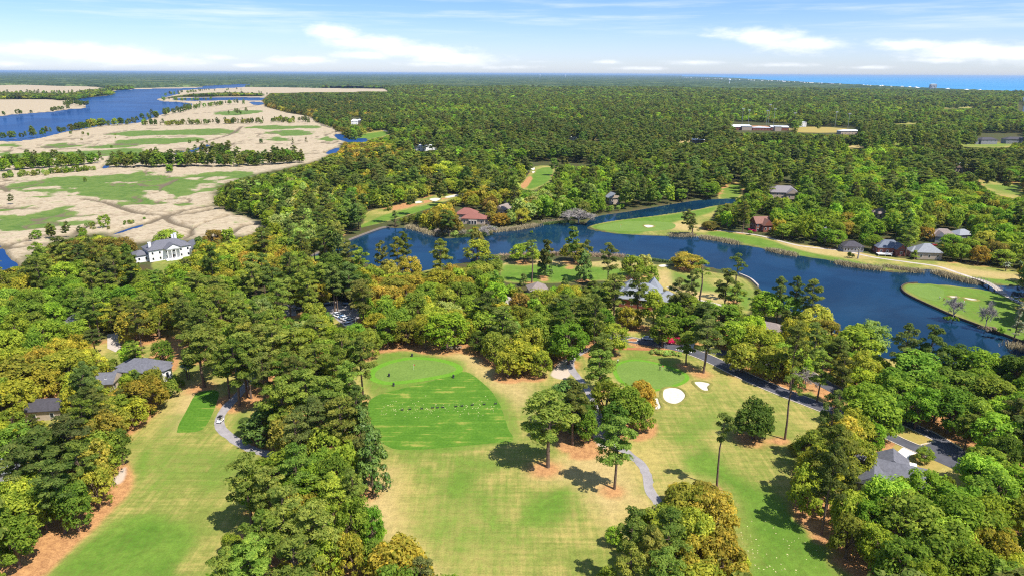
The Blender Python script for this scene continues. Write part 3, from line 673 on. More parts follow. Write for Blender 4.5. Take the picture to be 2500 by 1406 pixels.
# ------------------------------------------------------------------ trees: where they stand
# tints (albedo) and the word each one gets
TINT = {'y': ((0.36, 0.36, 0.05), 'yellow-green'), 'g': ((0.37, 0.305, 0.055), 'golden'), 'r': ((0.26, 0.22, 0.055), 'rusty'), 'o': ((0.255, 0.305, 0.048), 'olive'),
        'b': ((0.27, 0.37, 0.045), 'bright green'), 'm': ((0.19, 0.275, 0.04), 'mid green'), 'd': ((0.1, 0.155, 0.03), 'dark green'), 'p': ((0.225, 0.275, 0.058), 'deep green'),
        'q': ((0.16, 0.195, 0.055), 'dark olive'), 's': ((0.34, 0.4, 0.12), 'pale green'), 'k': ((0.34, 0.3, 0.27), 'grey'), 'z': ((.55, .03, .16), 'pink flowering')}
KC = {'P': 'pine_tree', 'O': 'oak_tree', 'L': 'leafy_tree', 'M': 'magnolia_tree', 'C': 'cypress_tree', 'B': 'bare_tree', 'T': 'thin_pine', 'S': 'shrub'}
CENT = {'pine_tree': .73, 'oak_tree': .58, 'leafy_tree': .58, 'magnolia_tree': .5, 'cypress_tree': .5, 'bare_tree': .6, 'thin_pine': .75, 'shrub': .5}
# crown centre px, py, crown width px, tint [, height];  a leading @ gives the foot of the stem instead of the crown
HAND = """
@P 1338 1140 142 p 24;@P 1500 1193 104 p 21.5;@P 1717 910 84 q 23;@T 1750 1188 66 q 22;@T 1916 1072 64 q 23.5;@O 1838 1070 124 d 12.5;@O 2256 1126 52 o 4.6;
M 1372 985 100 d 16;L 1412 1005 100 d 15;P 1402 972 90 p 21;L 1432 1030 70 m 12;O 1480 965 90 o 14;O 1568 965 84 g 14;L 1525 985 100 m 16;O 1560 1000 80 o 12;L 1500 1020 80 d 13;
O 1680 1225 150 g 13;O 1740 1250 130 g 13;O 1755 1345 160 g 13;O 1700 1370 130 y 12;P 1545 1290 80 p 20;P 1590 1335 100 p 20;P 1540 1375 90 p 19;P 1620 1390 100 p 19;O 1650 1330 80 o 11;
O 2000 1140 130 y 14;O 1985 1185 110 y 13;O 2060 1060 130 y 15;O 2090 1100 110 y 13;L 2135 1000 130 b 17;L 2138 1062 66 b 11;P 2035 1000 66 q 23;L 2095 980 90 b 16;O 1985 1090 100 o 14;L 2170 1010 80 m 15;
L 2170 1215 140 b 15;L 2260 1200 130 b 14;L 2220 1270 170 m 18;O 2080 1240 110 o 13;O 2075 1300 100 o 12;L 2150 1330 110 b 13;L 2392 1155 120 b 14;L 2440 1190 110 m 15;L 2340 1270 150 m 17;L 2290 1350 160 m 17;O 2420 1340 130 y 13;O 2470 1390 130 y 12;L 2210 1385 150 m 16;L 2380 1390 130 b 14;L 2420 1260 110 b 15;L 2390 1210 100 m 14;O 2360 1310 90 o 12;L 2130 1265 90 m 13;
L 2240 900 140 m 17;L 2330 940 140 m 16;O 2112 900 92 g 14;L 2090 830 120 b 17;L 2130 820 90 s 16;L 2325 990 115 m 16;L 2420 960 120 m 16;L 2480 910 110 d 17;L 2440 1060 130 b 15;P 2215 830 70 q 24;P 2275 835 70 q 24;L 2390 890 110 m 17;L 2245 985 100 m 15;L 2390 1010 90 m 15;L 2180 930 90 m 15;L 2200 960 100 m 15;L 2480 1000 100 m 16;L 2330 880 100 d 16;L 2430 1010 90 b 13;
O 1860 830 120 y 14;O 1815 865 100 o 12;L 1930 870 110 b 14;O 1890 880 110 o 13;L 1955 885 80 b 12;O 1840 800 80 b 13;@B 1965 945 60 k 9;L 1870 740 86 b 15;L 1925 748 86 m 14;O 1990 780 100 g 13;O 2015 805 90 g 12;P 1985 715 56 p 23;P 1905 705 46 q 22;P 1945 705 46 q 22;O 1940 800 70 o 9;
L 1598 745 75 b 19;L 1640 770 90 m 17;L 1620 800 80 m 14;O 1540 770 66 y 10;P 1500 700 70 p 23;P 1560 700 60 p 24;@T 1706 755 60 p 24;P 1775 690 64 q 24;P 1800 720 50 p 20;O 1790 770 70 o 13;L 1720 760 80 m 15;L 1760 770 90 m 15;P 1660 710 60 q 22;P 1690 690 40 q 22;@T 1792 735 50 q 24;L 1670 745 90 m 15;P 1680 830 60 m 14;
@T 1298 690 46 q 23;@O 1282 640 78 o 12;M 1330 640 44 d 16;P 1335 612 36 q 22;M 1425 650 48 d 17;P 1432 612 36 q 22;@O 1402 640 76 y 12;P 1398 580 36 q 24;P 1487 622 50 q 24;O 1545 645 70 o 13;O 1575 640 50 s 12;@O 1678 656 92 g 9.5;M 1278 682 24 d 7;M 1380 690 22 d 7;L 1590 670 50 o 14;
P 1075 612 58 p 24;O 1165 605 80 o 14;O 1165 580 40 r 15;L 1190 650 80 p 16;P 970 605 46 p 23;P 930 615 36 q 23;P 985 590 40 q 22;P 850 615 50 q 24;P 880 632 46 p 23;P 830 600 36 q 23;
@C 965 553 30 q 12;@C 1690 572 34 q 15;@T 1676 575 36 q 18;@B 1412 545 74 k 13;@B 1190 573 44 k 8;@O 1735 560 56 r 6;@B 2325 782 44 k 13;@B 2405 802 40 k 16;@C 2475 830 34 k 17;@C 2420 640 20 s 8;
@P 500 944 110 p 23;@P 585 990 100 p 24;@P 604 968 90 p 23.5;@P 617 915 70 p 22;O 345 955 118 g 13;O 295 972 70 g 10;O 370 930 70 o 12;O 320 1000 90 y 10;L 420 945 40 m 6;L 395 860 60 m 13;L 318 862 58 b 11;
@L 257 560 28 m 11;@C 478 377 22 m 13;@L 638 353 12 d 9;@T 30 503 16 q 10;@C 715 352 10 q 10;@C 748 350 10 q 10;
O 410 577 80 o 12;M 488 603 36 d 13;O 520 577 56 r 12;O 555 575 40 o 12;O 250 600 80 r 13;O 300 600 70 r 12;L 200 660 90 m 15;B 190 655 50 k 10;P 145 600 60 q 20;P 90 615 50 p 20;O 560 625 110 y 14;O 650 600 90 g 14;O 640 640 110 y 13;O 720 640 100 o 14;O 500 640 90 y 12;O 560 655 70 y 12;O 700 600 80 o 14;O 740 655 80 g 13;P 735 590 40 q 22;P 640 580 60 p 23;
O 60 910 150 y 13;O 150 890 140 y 13;O 215 885 90 y 12;O 35 960 120 y 12;O 110 925 100 y 11;P 215 985 90 q 20;P 200 1010 70 p 19;L 270 1000 90 m 12;L 25 1020 66 m 8;O 185 930 70 y 10;
P 90 1095 140 q 20;P 165 1060 120 q 20;O 240 1060 130 g 14;P 130 1170 110 q 20;O 225 1130 110 g 14;O 230 1180 90 g 12;L 175 1220 100 m 15;O 50 1200 130 y 13;L 45 1250 120 o 14;L 30 1310 120 m 14;P 190 1120 90 p 19;P 40 1130 100 q 20;L 290 1080 60 d 12;L 100 1230 80 m 13;L 150 1190 80 d 12;
P 600 1160 110 p 22;P 655 1190 100 p 21;L 760 1180 110 b 15;P 690 1250 120 p 22;P 770 1280 120 p 21;P 640 1300 110 p 21;P 610 1370 130 p 20;P 720 1370 130 p 20;P 550 1395 100 p 19;O 980 1375 190 g 14;L 860 1275 100 m 16;L 905 1280 70 m 14;O 850 1345 90 y 13;L 800 1350 90 b 14;M 905 1120 96 d 20;M 880 1060 80 d 18;O 800 1085 120 o 14;O 835 1130 90 o 14;P 720 1130 100 p 21;P 810 1200 90 o 18;O 640 1230 60 o 14;P 720 1050 80 q 20;L 700 1200 80 m 14;P 860 1190 70 p 18;
P 685 965 110 p 22;P 745 945 110 p 22;P 800 965 110 p 22;P 850 925 80 p 23;P 830 1015 100 p 22;P 765 1015 110 q 21;M 640 1035 110 d 12;O 698 1055 56 y 9;P 880 860 70 p 23;P 870 985 70 q 22;P 640 900 70 p 22;P 700 900 80 p 22;P 770 880 90 p 23;P 600 860 90 p 23;P 545 860 80 p 23;P 640 830 100 p 23;
O 1270 860 130 y 13;O 1240 880 80 y 11;O 1320 880 70 y 11;O 1290 830 90 o 14;L 1215 780 80 b 14;L 1170 830 60 d 9;O 1060 770 90 y 14;L 1090 800 110 b 16;O 1140 800 60 y 11;O 1030 790 60 g 12;P 1190 740 70 q 20;L 970 780 80 m 15;O 920 790 80 y 13;O 900 830 70 o 12;L 940 760 80 m 16;L 1390 830 110 m 17;L 1350 800 90 o 15;P 1464 888 84 p 20;P 1470 850 80 q 22;O 1460 780 90 m 16;P 1380 750 90 q 21;P 1440 750 90 p 22;L 1500 820 80 b 13;L 1420 800 80 m 15;O 1330 730 90 y 13;O 1390 720 80 y 12;O 1270 740 70 r 13;
@P 818 762 60 q 23;@P 824 760 50 q 22;L 870 690 80 d 17;P 850 670 60 q 23;O 1000 650 70 g 12;O 950 660 60 g 12;O 1080 680 80 y 13;O 1130 700 80 y 13;O 1000 690 80 y 12;O 1040 720 80 o 13;
@S 1640 836 34 z 2.6;@S 1655 838 34 z 3;@S 1667 834 26 z 2.4;@S 1668 812 22 z 2;@S 1695 806 18 z 2;@S 1832 564 18 z 1.6;@S 1840 566 14 z 1.4;
@S 1598 862 26 s 2;@S 1612 864 26 s 2.2;@S 1628 866 26 s 2.2;@S 1640 866 22 s 2;@S 1658 868 20 s 1.8;@S 1572 826 14 o 1.6;@S 1605 836 16 o 1.6;
@S 2308 782 18 m 2;@S 2320 784 18 m 2.6;@S 2332 784 18 m 2.4;@S 2312 778 14 k 1.5;@S 2395 805 18 k 2;@S 2408 808 22 k 2.4;@S 2422 808 22 k 2.2;@S 2440 812 24 m 3;
@S 1070 572 22 k 4;@S 1090 575 24 k 4.5;@S 1110 577 22 s 4;@S 1130 576 24 k 5;@S 1150 574 22 s 4;@S 1170 572 22 k 4;@S 1055 566 20 o 4;@S 1205 562 20 m 3;@S 1298 570 10 m 2;@S 1160 562 16 m 3;
@S 440 945 30 m 3;@S 425 930 26 m 2.6;@S 412 942 24 o 2;@S 395 955 30 o 2.6;@S 355 1020 26 m 2.4;@S 375 1008 26 m 2.6;@S 2092 1172 14 m 2.6;@S 2083 1155 14 o 1.6;@S 1100 850 24 k 2;@S 1120 852 22 k 1.8;@S 1085 852 20 m 1.6;
@S 2060 612 16 m 2;@S 2190 598 16 o 2;@S 2230 622 18 m 3;@S 2075 630 20 d 4;@L 2128 612 50 b 11;@L 2212 590 62 m 13;@O 2258 588 44 g 10;@L 2322 618 62 m 13;@L 2040 606 50 m 12;@C 2232 634 26 b 6;L 960 700 80 o 13;O 1200 700 70 y 12;
"""
trees = []   # dict per tree
def add_tree(kind, x, y, R, h, tint, hand=True):
    trees.append(dict(kind=kind, x=x, y=y, R=R, h=h, tint=tint, hand=hand))
for it in HAND.replace('\n', '').split(';'):
    q = it.split()
    if not q: continue
    foot = q[0][0] == '@'; kind = KC[q[0][-1]]; px, py, wd = float(q[1]), float(q[2]), float(q[3]); tint = q[4]
    h = float(q[5]) if len(q) > 5 else NOM[kind][0]
    x, y = P(px, py, 0 if foot else h*CENT[kind])
    zc = proj(np.array([x]), np.array([y]), np.array([h*.5]))[2][0]
    add_tree(kind, x, y, wd*zc/FPX/2, h, tint)

# colour moods of the woods: centre px, radii px, weights per (kind, tint)
MOOD = [(1700,1290,140,120,{'Og':4,'Oy':3}),(1550,1330,70,80,{'Pp':5}),(985,1375,110,60,{'Og':5}),(610,620,170,70,{'Oy':5,'Og':3,'Oo':3}),(250,605,90,40,{'Or':3,'Oo':2,'Pq':1}),(100,900,180,90,{'Oy':6,'Lm':1}),(230,730,140,70,{'Pp':3,'Lm':2,'Oy':1,'Lb':1}),(450,720,170,90,{'Pp':4,'Oy':1,'Lm':2,'Lb':1,'Oo':1}),
        (70,800,120,80,{'Lb':4,'Lm':2,'Pq':1}),(330,830,90,40,{'Lm':2,'Pp':2}),(1000,690,150,50,{'Oy':4,'Og':2,'Oo':2}),(950,650,70,30,{'Og':3,'Oo':1}),(1130,770,140,60,{'Oy':3,'Ls':1,'Oo':2,'Lb':1}),(1400,780,130,80,{'Pp':3,'Lm':2,'Lb':1,'Oo':1}),
        (1860,840,130,70,{'Oy':2,'Lb':2,'Oo':2}),(2300,920,260,140,{'Lm':5,'Lb':2,'Ld':1}),(2310,1290,260,160,{'Lm':4,'Lb':3,'Oo':2}),(2030,1080,110,80,{'Oy':4,'Oo':2}),(2130,560,330,90,{'Lm':5,'Lb':4,'Oo':2,'Og':1,'Pq':1}),
        (2400,620,150,50,{'Oo':4,'Og':1,'Lm':2}),(690,480,140,60,{'Lb':3,'Ls':2,'Lm':3,'Oy':1,'Pq':2}),(850,375,110,40,{'Og':4,'Or':2,'Oy':1}),(1050,440,140,40,{'Oy':3,'Oo':3,'Pq':2,'Lm':1}),(900,440,150,45,{'Oy':2,'Lm':2,'Pq':3}),(1170,500,140,40,{'Og':3,'Oy':3,'Or':1}),
        (1330,500,90,40,{'Ls':3,'Lm':2,'Oo':1}),(1600,480,140,40,{'Pq':3,'Ls':2,'Lm':2}),(1640,440,120,50,{'Lm':2,'Pq':4}),(2110,435,70,25,{'Lb':7}),(1980,530,140,60,{'Lm':4,'Lb':2}),(720,740,130,70,{'Pp':3,'Oy':2,'Lm':1}),(820,700,70,50,{'Pp':1,'Ld':3}),
        (700,250,100,30,{'Or':3,'Og':1,'Pq':2}),(800,270,160,40,{'Or':2,'Pq':3,'Og':1}),(640,830,180,80,{'Pp':4,'Lm':1,'Ls':1,'Oo':1}),(730,560,100,40,{'Ls':3,'Lb':2,'Pq':1}),(1200,640,60,40,{'Lm':2,'Oo':2}),(2400,400,150,60,{'Pq':5,'Lm':1}),(1450,340,400,50,{'Pq':6,'Lm':1,'Ld':1}),(2050,480,140,30,{'Lm':3,'Pq':3})]
BASE = {'Pq': 4, 'Pp': 2.8, 'Lm': 1.9, 'Lb': 1.1, 'Oo': 1.0, 'Oy': .5, 'Or': .25}
KT = sorted({k for m in MOOD for k in m[4]} | set(BASE))
BUILT = [[(1343,882),(1395,868),(1445,945),(1415,945),(1390,915),(1350,920)],[(2170,1020),(2220,1015),(2350,1075),(2350,1140),(2260,1175),(2170,1130)],[(548,925),(600,930),(640,905),(640,960),(600,1000),(548,1010)],[(455,900),(550,885),(550,945),(470,945)],[(318,590),(345,580),(400,572),(470,600),(470,618),(430,640),(362,660),(335,640)],[(1495,690),(1560,690),(1640,720),(1640,760),(1560,770),(1495,740)],[(1105,505),(1185,515),(1188,548),(1135,552)],
         [(2092,1090),(2150,1090),(2250,1140),(2250,1170),(2150,1150),(2100,1185)],[(300,870),(415,870),(420,930),(340,905)],[(240,905),(285,905),(285,940),(240,940)],[(86,975),(170,965),(170,1020),(90,1025)],
         [(1832,525),(1878,525),(1878,565),(1832,560)],[(2130,580),(2205,580),(2205,630),(2130,622)],[(2220,590),(2282,590),(2280,640),(2240,630)],[(2270,557),(2320,557),(2320,590),(2270,590)],[(2325,568),(2365,568),(2365,585),(2330,585)],
         [(1880,450),(1940,450),(1940,485),(1885,480)],[(2132,512),(2160,512),(2160,535),(2135,535)],[(1215,498),(1240,498),(1240,520),(1215,520)],[(1295,690),(1335,690),(1335,720),(1295,715)],[(1810,770),(1895,790),(1900,830),(1860,815)],
         [(2050,583),(2100,583),(2100,615),(2055,612)],[(1785,296),(1930,303),(1935,325),(1800,324)],[(1950,308),(2095,312),(2095,330),(1950,325)],[(790,735),(870,738),(872,770),(855,800),(815,775)],[(690,735),(722,740),(722,770),(690,768)],
         [(-10,1120),(45,1120),(45,1170),(-10,1180)],[(250,800),(300,815),(300,865),(240,880)],[(362,835),(445,835),(435,900),(365,900)],[(2355,960),(2385,960),(2385,1000),(2355,1000)],[(1500,810),(1600,812),(1700,845),(1690,870),(1500,850)],
         [(1990,920),(2065,955),(2065,990),(1985,965)],[(2180,1030),(2280,1060),(2345,1095),(2320,1130),(2250,1160),(2100,1175),(2100,1110),(2190,1090)],[(172,773),(200,773),(200,800),(172,800)],[(1235,725),(1255,725),(1255,750),(1235,750)],
         [(2330,405),(2380,405),(2380,420),(2330,418)],[(2385,325),(2500,325),(2500,348),(2385,347)],[(855,285),(880,285),(880,305),(855,305)],[(1012,355),(1065,355),(1065,368),(1012,368)],[(1385,330),(1410,330),(1410,343),(1385,343)],[(1690,335),(1720,335),(1720,350),(1690,350)],[(2485,245),(2500,245),(2500,272),(2485,272)],[(1480,468),(1510,468),(1510,500),(1480,500)],[(1525,545),(1530,545),(1530,550),(1525,550)]]
WATERS = [LAKE, RIVER] + CREEKW
OPENM = raster([F_LEFT, F_MID, F_STRIP, F_PEN, F_ISLE, F_WEST, F_NORTH, F_CHAN] + F_EAST + [MARSH] + WATERS + BUILT)
OPENM &= ~raster(BANDS + [[(780,600),(830,598),(830,625),(800,640),(780,640)],[(1800,840),(1960,850),(1960,930),(1880,925),(1800,890)]])
def is_open(px, py):
    i = np.clip((px/2).astype(int), 0, MASKW-1); j = np.clip((py/2).astype(int), 0, MASKH-1)
    return OPENM[j, i] & (px >= 0) & (px < 2500) & (py >= 0) & (py < 1406)
NEARC = 5200.0
# candidate stems on a jittered lattice that widens with distance
cx_, cy_ = [], []
for r0, r1, s in ((100, 700, 5.6), (700, 1500, 7.6), (1500, 2800, 10.8), (2800, NEARC, 15.0)):
    n = int(2*r1*.82/s); m = int(r1/s)
    X, Y = np.meshgrid((np.arange(n)-n/2)*s, np.arange(m)*s); X = X + (np.arange(m) % 2)[:, None]*s/2
    X = (X + rng.uniform(-.42, .42, X.shape)*s).ravel(); Y = (Y + rng.uniform(-.42, .42, Y.shape)*s).ravel()
    r = np.hypot(X, Y); k = (r >= r0) & (r < r1) & (np.abs(np.arctan2(X, Y)) < math.radians(43))
    cx_.append(X[k]); cy_.append(Y[k])
cxs, cys = np.concatenate(cx_), np.concatenate(cy_)
px0, py0, w0 = proj(cxs, cys, np.full(len(cxs), 9.0))
wts = np.stack([np.full(len(cxs), BASE.get(k, 0.0)) for k in KT], 1)
wts[:, [i for i, k in enumerate(KT) if k[0] == 'P']] *= (1 - .55*sstep(560, 700, py0))[:, None]
farf = sstep(470, 330, py0)[:, None]
nzl = .62*fbm(cxs, cys, 130, 77, 3) + .38*fbm(cxs, cys, 620, 51, 2)
mood_leaf = sstep(.46, .60, nzl); mood_pine = sstep(.52, .36, nzl); mood_oak = sstep(.56, .72, fbm(cxs, cys, 170, 99, 3))
for i, k in enumerate(KT):
    if k[0] == 'L': wts[:, i] *= (.3 + 4.2*mood_leaf)
    if k[0] == 'P': wts[:, i] *= (.5 + 1.9*mood_pine)
    if k[0] == 'O': wts[:, i] *= (.3 + 3.0*mood_oak)
for mx, my, rx, ry, wd in MOOD:
    s = sum(wd.values()); f = np.exp(-(((px0-mx)/rx)**2 + ((py0-my)/ry)**2)**1.5)[:, None]
    wts = wts*(1-f) + f*16*np.stack([np.full(len(cxs), wd.get(k, 0.0)/s) for k in KT], 1)
cum = np.cumsum(wts, 1); cum /= cum[:, -1:]
pick = (rng.random(len(cxs))[:, None] > cum).sum(1).clip(0, len(KT)-1)
kk = np.array([k[0] for k in KT])[pick]; tt = np.array([k[1] for k in KT])[pick]
hh = np.select([kk == 'P', kk == 'O'], [rng.uniform(17, 23, len(cxs)), rng.uniform(10, 14.5, len(cxs))], rng.uniform(11.5, 17, len(cxs)))
rr = np.select([kk == 'P', kk == 'O'], [rng.uniform(4.0, 6.0, len(cxs)), rng.uniform(5.0, 8.4, len(cxs))], rng.uniform(4.4, 6.8, len(cxs)))
rad_c = np.hypot(cxs, cys)
cen = np.select([kk == 'P', kk == 'O'], [.73, .58], .58)
rr = rr*np.where((rng.random(len(rr)) < .2) & (rad_c > 600), 1.4, 1.0)*np.where(rad_c > 2800, 1.75, 1.0)*np.where(rad_c > 1500, 1.32, np.where(rad_c > 700, 1.14, 1.0)); hh = hh*rng.uniform(.82, 1.16, len(hh))*np.where(rad_c > 650, .72 + .56*vnoise(cxs, cys, 190, 23), 1.0)
ok = np.ones(len(cxs), bool)
ext = np.select([kk == 'P', kk == 'O'], [.25, .42], .45)
fit = np.zeros(len(cxs)); todo = np.ones(len(cxs), bool)
for sc_ in (1.0, .72, .5, .34):          # where the full-grown tree would overhang open ground a smaller one stands
    good = todo.copy()
    for dz, dx in ((0, 0), (.95, 0), (-.75, 0), (.1, .9), (.1, -.9), (.65, .6), (.65, -.6), (-.55, .55), (-.55, -.55)):
        z = hh*sc_*(cen + ext*dz)
        a, b, _ = proj(cxs + rr*sc_*dx, cys, z); good &= ~is_open(a, b)
    fit[good] = sc_; todo &= ~good
ok &= fit > 0; hh = hh*fit; rr = rr*np.maximum(fit, .45)
# feet keep out of water, marsh and mown ground
a, b, _ = proj(cxs, cys, np.zeros(len(cxs)))
fm = raster([F_LEFT, F_MID, F_PEN, F_ISLE, F_WEST, F_NORTH, F_STRIP, F_CHAN, MARSH] + F_EAST + WATERS + BUILT) & ~raster(BANDS)
ii = np.clip((a/2).astype(int), 0, MASKW-1); jj = np.clip((b/2).astype(int), 0, MASKH-1)
ok &= ~(fm[jj, ii] & (a >= 0) & (a < 2500))
sd_ = np.full(len(cxs), 1e9)
for pl in [g_lake, g_river] + g_cw: sd_ = np.minimum(sd_, sdist(cxs, cys, pl))
ok &= sd_ > 1.5
ok &= ~((rad_c > 650) & (fbm(cxs, cys, 75, 13, 3) > .70))
sm_ = sdist(cxs, cys, PP(MARSH)); inband = np.minimum.reduce([sdist(cxs, cys, PP(b)) for b in BANDS]) < 0; ok &= (sm_ > 0) | inband
ok &= sdist(cxs, cys, g_ocean) > 20
# keep clear of the trees placed by hand
hx = np.array([t['x'] for t in trees]); hy = np.array([t['y'] for t in trees]); hR = np.array([t['R'] for t in trees])
for i in range(len(hx)):
    s = np.hypot(cxs-hx[i], cys-hy[i]) < .55*(hR[i] + 3.2); ok[s] = False
idx = np.where(ok)[0]
# near the camera thin the lattice to crown-sized spacing
order = idx[np.argsort(-rr[idx]*rng.uniform(.55, 1, len(idx)))]
keep = []; grid = {}
for i in order:
    gkey = (int(cxs[i]//9), int(cys[i]//9)); bad = False
    lim = .66 if rad_c[i] < 700 else .62
    for du in (-1, 0, 1):
        for dv in (-1, 0, 1):
            for j in grid.get((gkey[0]+du, gkey[1]+dv), ()):
                if (cxs[i]-cxs[j])**2 + (cys[i]-cys[j])**2 < (min(1, 7.5/rr[i])*lim*(rr[i]+rr[j]))**2*.8: bad = True; break
            if bad: break
        if bad: break
    if not bad: grid.setdefault(gkey, []).append(i); keep.append(i)
for i in keep: add_tree(KC[kk[i]], float(cxs[i]), float(cys[i]), float(rr[i]), float(hh[i]), tt[i], False)

# rows and clumps of trees that stand in the marsh and along the river (pixel polyline, count, kinds, height range)
MROW = [([(342,308),(420,308),(500,306),(600,303),(680,300),(762,302)], 78, 'Lq Ld Pq Cq Oo', 7, 12), ([(0,343),(70,338),(120,330),(180,322)], 20, 'Ld Lq Pq', 8, 14), ([(180,322),(230,312),(290,308),(330,306)], 26, 'Lq Ld Ld Oo', 9, 15),
        ([(340,298),(400,286),(470,268),(520,262)], 34, 'Ld Pq Lm', 10, 16), ([(520,262),(560,256),(600,258)], 18, 'Lm Pq', 8, 14), ([(555,284),(600,280)], 7, 'Ld Pq', 9, 14), ([(390,246),(460,248),(520,246)], 22, 'Lm Pq', 8, 13), ([(470,240),(560,233),(650,233)], 34, 'Lm Pq Ld', 10, 15),
        ([(400,236),(500,224),(600,222)], 26, 'Lm Pq', 9, 15), ([(0,285),(60,280),(132,274),(170,268)], 10, 'Ld Lq', 8, 13), ([(165,262),(185,256),(208,262)], 24, 'Ld Pq', 10, 15), ([(0,238),(60,236),(120,236),(180,238),(275,228)], 120, 'Lq Ld Pq Oo', 10, 16), ([(0,232),(100,230),(200,230),(280,222)], 90, 'Lm Pq Oo', 10, 16), ([(150,246),(180,246),(240,234)], 40, 'Lm Pq', 10, 15),
        ([(270,412),(330,411),(400,410),(460,408),(520,409),(600,407),(680,404),(745,398)], 86, 'Lq Ld Lm Pq Pp Cs', 9, 15), ([(275,405),(340,400),(420,402),(520,400),(600,398),(720,392)], 56, 'Lm Ld Pq', 9, 14), ([(0,422),(60,416),(120,412),(180,408),(240,400)], 50, 'Lm Lb Pq Lm', 7, 13), ([(0,410),(60,402),(130,398),(180,400)], 36, 'Lm Pq Lb', 7, 12), ([(0,438),(80,432),(160,425),(230,418)], 34, 'Lm Ls Oo', 4, 7),
        ([(500,378),(530,378),(560,382)], 16, 'Ld Lq Pq', 9, 15), ([(215,553),(235,565),(270,560)], 8, 'Lm Ls', 2.5, 4.5), ([(560,500),(600,512),(640,530)], 14, 'Ls Lm', 3, 6), ([(290,553),(320,550),(345,543)], 7, 'Lm Ls', 2, 3.5), ([(60,600),(110,590),(170,580),(240,576)], 10, 'Lm Pq Ls', 4, 8),
        ([(780,302),(800,310),(830,318)], 14, 'Lm Ld', 10, 16), ([(445,352),(520,350)], 3, 'Lm', 4, 7), ([(120,358),(300,330),(190,470),(250,455)], 7, 'Lm Ls', 2.5, 5), ([(408,425),(405,430)], 2, 'Lm', 6, 9), ([(60,330),(215,330),(215,335)], 4, 'Lm', 4, 7)]
for line, n, ks, h0, h1 in MROW:
    L = PP(line); seg = np.hypot(*np.diff(L, axis=0).T); cs = np.concatenate([[0], np.cumsum(seg)])
    for i in range(n):
        t = (i + rng.uniform(-.45, .45) + .5)/n*cs[-1]; j = int(np.searchsorted(cs, t, 'right')-1); j = min(max(j, 0), len(seg)-1)
        q = L[j] + (L[j+1]-L[j])*(t-cs[j])/max(seg[j], 1e-6)
        k = str(rng.choice(ks.split())); h = rng.uniform(h0, h1)*1.25
        kd = KC[k[0]]; R = h*{'P': .26, 'O': .5, 'L': .36, 'C': .22}[k[0]]*rng.uniform(.85, 1.2)
        if kd == 'pine_tree': h *= 1.15
        sp = 3 if q[1] < 1500 else 10
        add_tree(kd, q[0]+rng.normal()*sp*.5, q[1]+rng.normal()*sp*1.6, R, h, k[1], False)

# ------------------------------------------------------------------ the nearest 300 of each kind are things, the rest one wood per kind
for t in trees:
    t['look'] = t['kind']
    if t['kind'] == 'thin_pine': t['kind'] = 'pine_tree'
    a, b, wz = proj(np.array([t['x']]), np.array([t['y']]), np.array([t['h']*.62]))
    t['px'], t['py'], t['d'] = float(a[0]), float(b[0]), float(wz[0]); t['size'] = t['R']*FPX/wz[0]
    t['in'] = -t['size']*.6 < t['px'] < 2500+t['size']*.6 and t['py'] - t['size'] < 1400
trees.sort(key=lambda t: -t['size'])
LANDM = [('white columned mansion', 395, 610), ('left fairway house', 360, 900), ('dark roofed house', 125, 1000), ('practice green', 1015, 902), ('mown teeing ground', 1075, 1010), ('round white bunker', 1645, 965),
         ('heart shaped bunker', 1714, 942), ('slate roofed clubhouse', 1565, 725), ('curved driveway house', 2160, 1140), ('red tiled lake house', 1150, 527), ('brick gable house', 1855, 545), ('grey roofed lakeside house', 2165, 602), ('cart bridge', 2415, 700),
         ('island green', 2300, 720), ('white golf cart', 538, 1028), ('car park', 830, 765), ('silver car', 1582, 825), ('pink azaleas', 1650, 825), ('stone driveway loop', 2225, 1105), ('palm by the fairway', 460, 895), ('brown roofed pavilion', 1855, 795), ('large woodland house', 1910, 467),
         ('peninsula fairway', 1600, 545), ('far fairway', 1320, 435), ('marsh edge', 560, 520), ('marsh inlet', 310, 560), ('left creek pond', 15, 620), ('lake head', 800, 610), ('tan dirt verge', 300, 1160), ('left lower corner', 40, 1380), ('right lower corner', 2460, 1380), ('middle fairway foot', 1200, 1390),
         ('cart path bend', 545, 1045), ('lone leaning pine', 1500, 1100), ('marsh hedge row', 560, 395), ('left marsh clump', 110, 410), ('river bank', 300, 308), ('riverside hook', 460, 268), ('school', 1860, 308), ('orange straw clearing', 405, 865), ('curved pale drive', 280, 845),
         ('entrance road', 1740, 870), ('far right lawn', 2440, 462), ('near lake shore', 1290, 640), ('putting green by the road', 1590, 910), ('red roof in the trees', 2370, 980), ('lake narrows', 1500, 530), ('west fairway bunkers', 1040, 492), ('dead cypress', 2325, 750), ('leafy upper bank', 1200, 470)]
ORD_ = ['nearest', 'second', 'third', 'fourth', 'fifth', 'sixth', 'seventh', 'eighth', 'ninth', 'tenth', 'eleventh', 'twelfth', 'thirteenth', 'fourteenth', 'fifteenth', 'sixteenth', 'seventeenth', 'eighteenth', 'nineteenth', 'twentieth']
ORD = ORD_ + ['twenty-' + x for x in ('first', 'second', 'third', 'fourth', 'fifth', 'sixth', 'seventh', 'eighth', 'ninth')] + ['thirtieth'] + ['thirty-' + x for x in ('first', 'second', 'third', 'fourth', 'fifth', 'sixth', 'seventh', 'eighth', 'ninth')]
KW = {'pine_tree': 'pine', 'oak_tree': 'oak', 'leafy_tree': 'leafy tree', 'magnolia_tree': 'dense evergreen', 'cypress_tree': 'cypress', 'bare_tree': 'bare tree', 'shrub': 'shrub'}
KN = {'pine_tree': 'pines', 'oak_tree': 'oaks', 'leafy_tree': 'leafy broadleaf trees', 'magnolia_tree': 'dense evergreen trees', 'cypress_tree': 'cypresses', 'bare_tree': 'bare trees', 'shrub': 'shrubs'}
cnt = {}; solo = []; rest = []
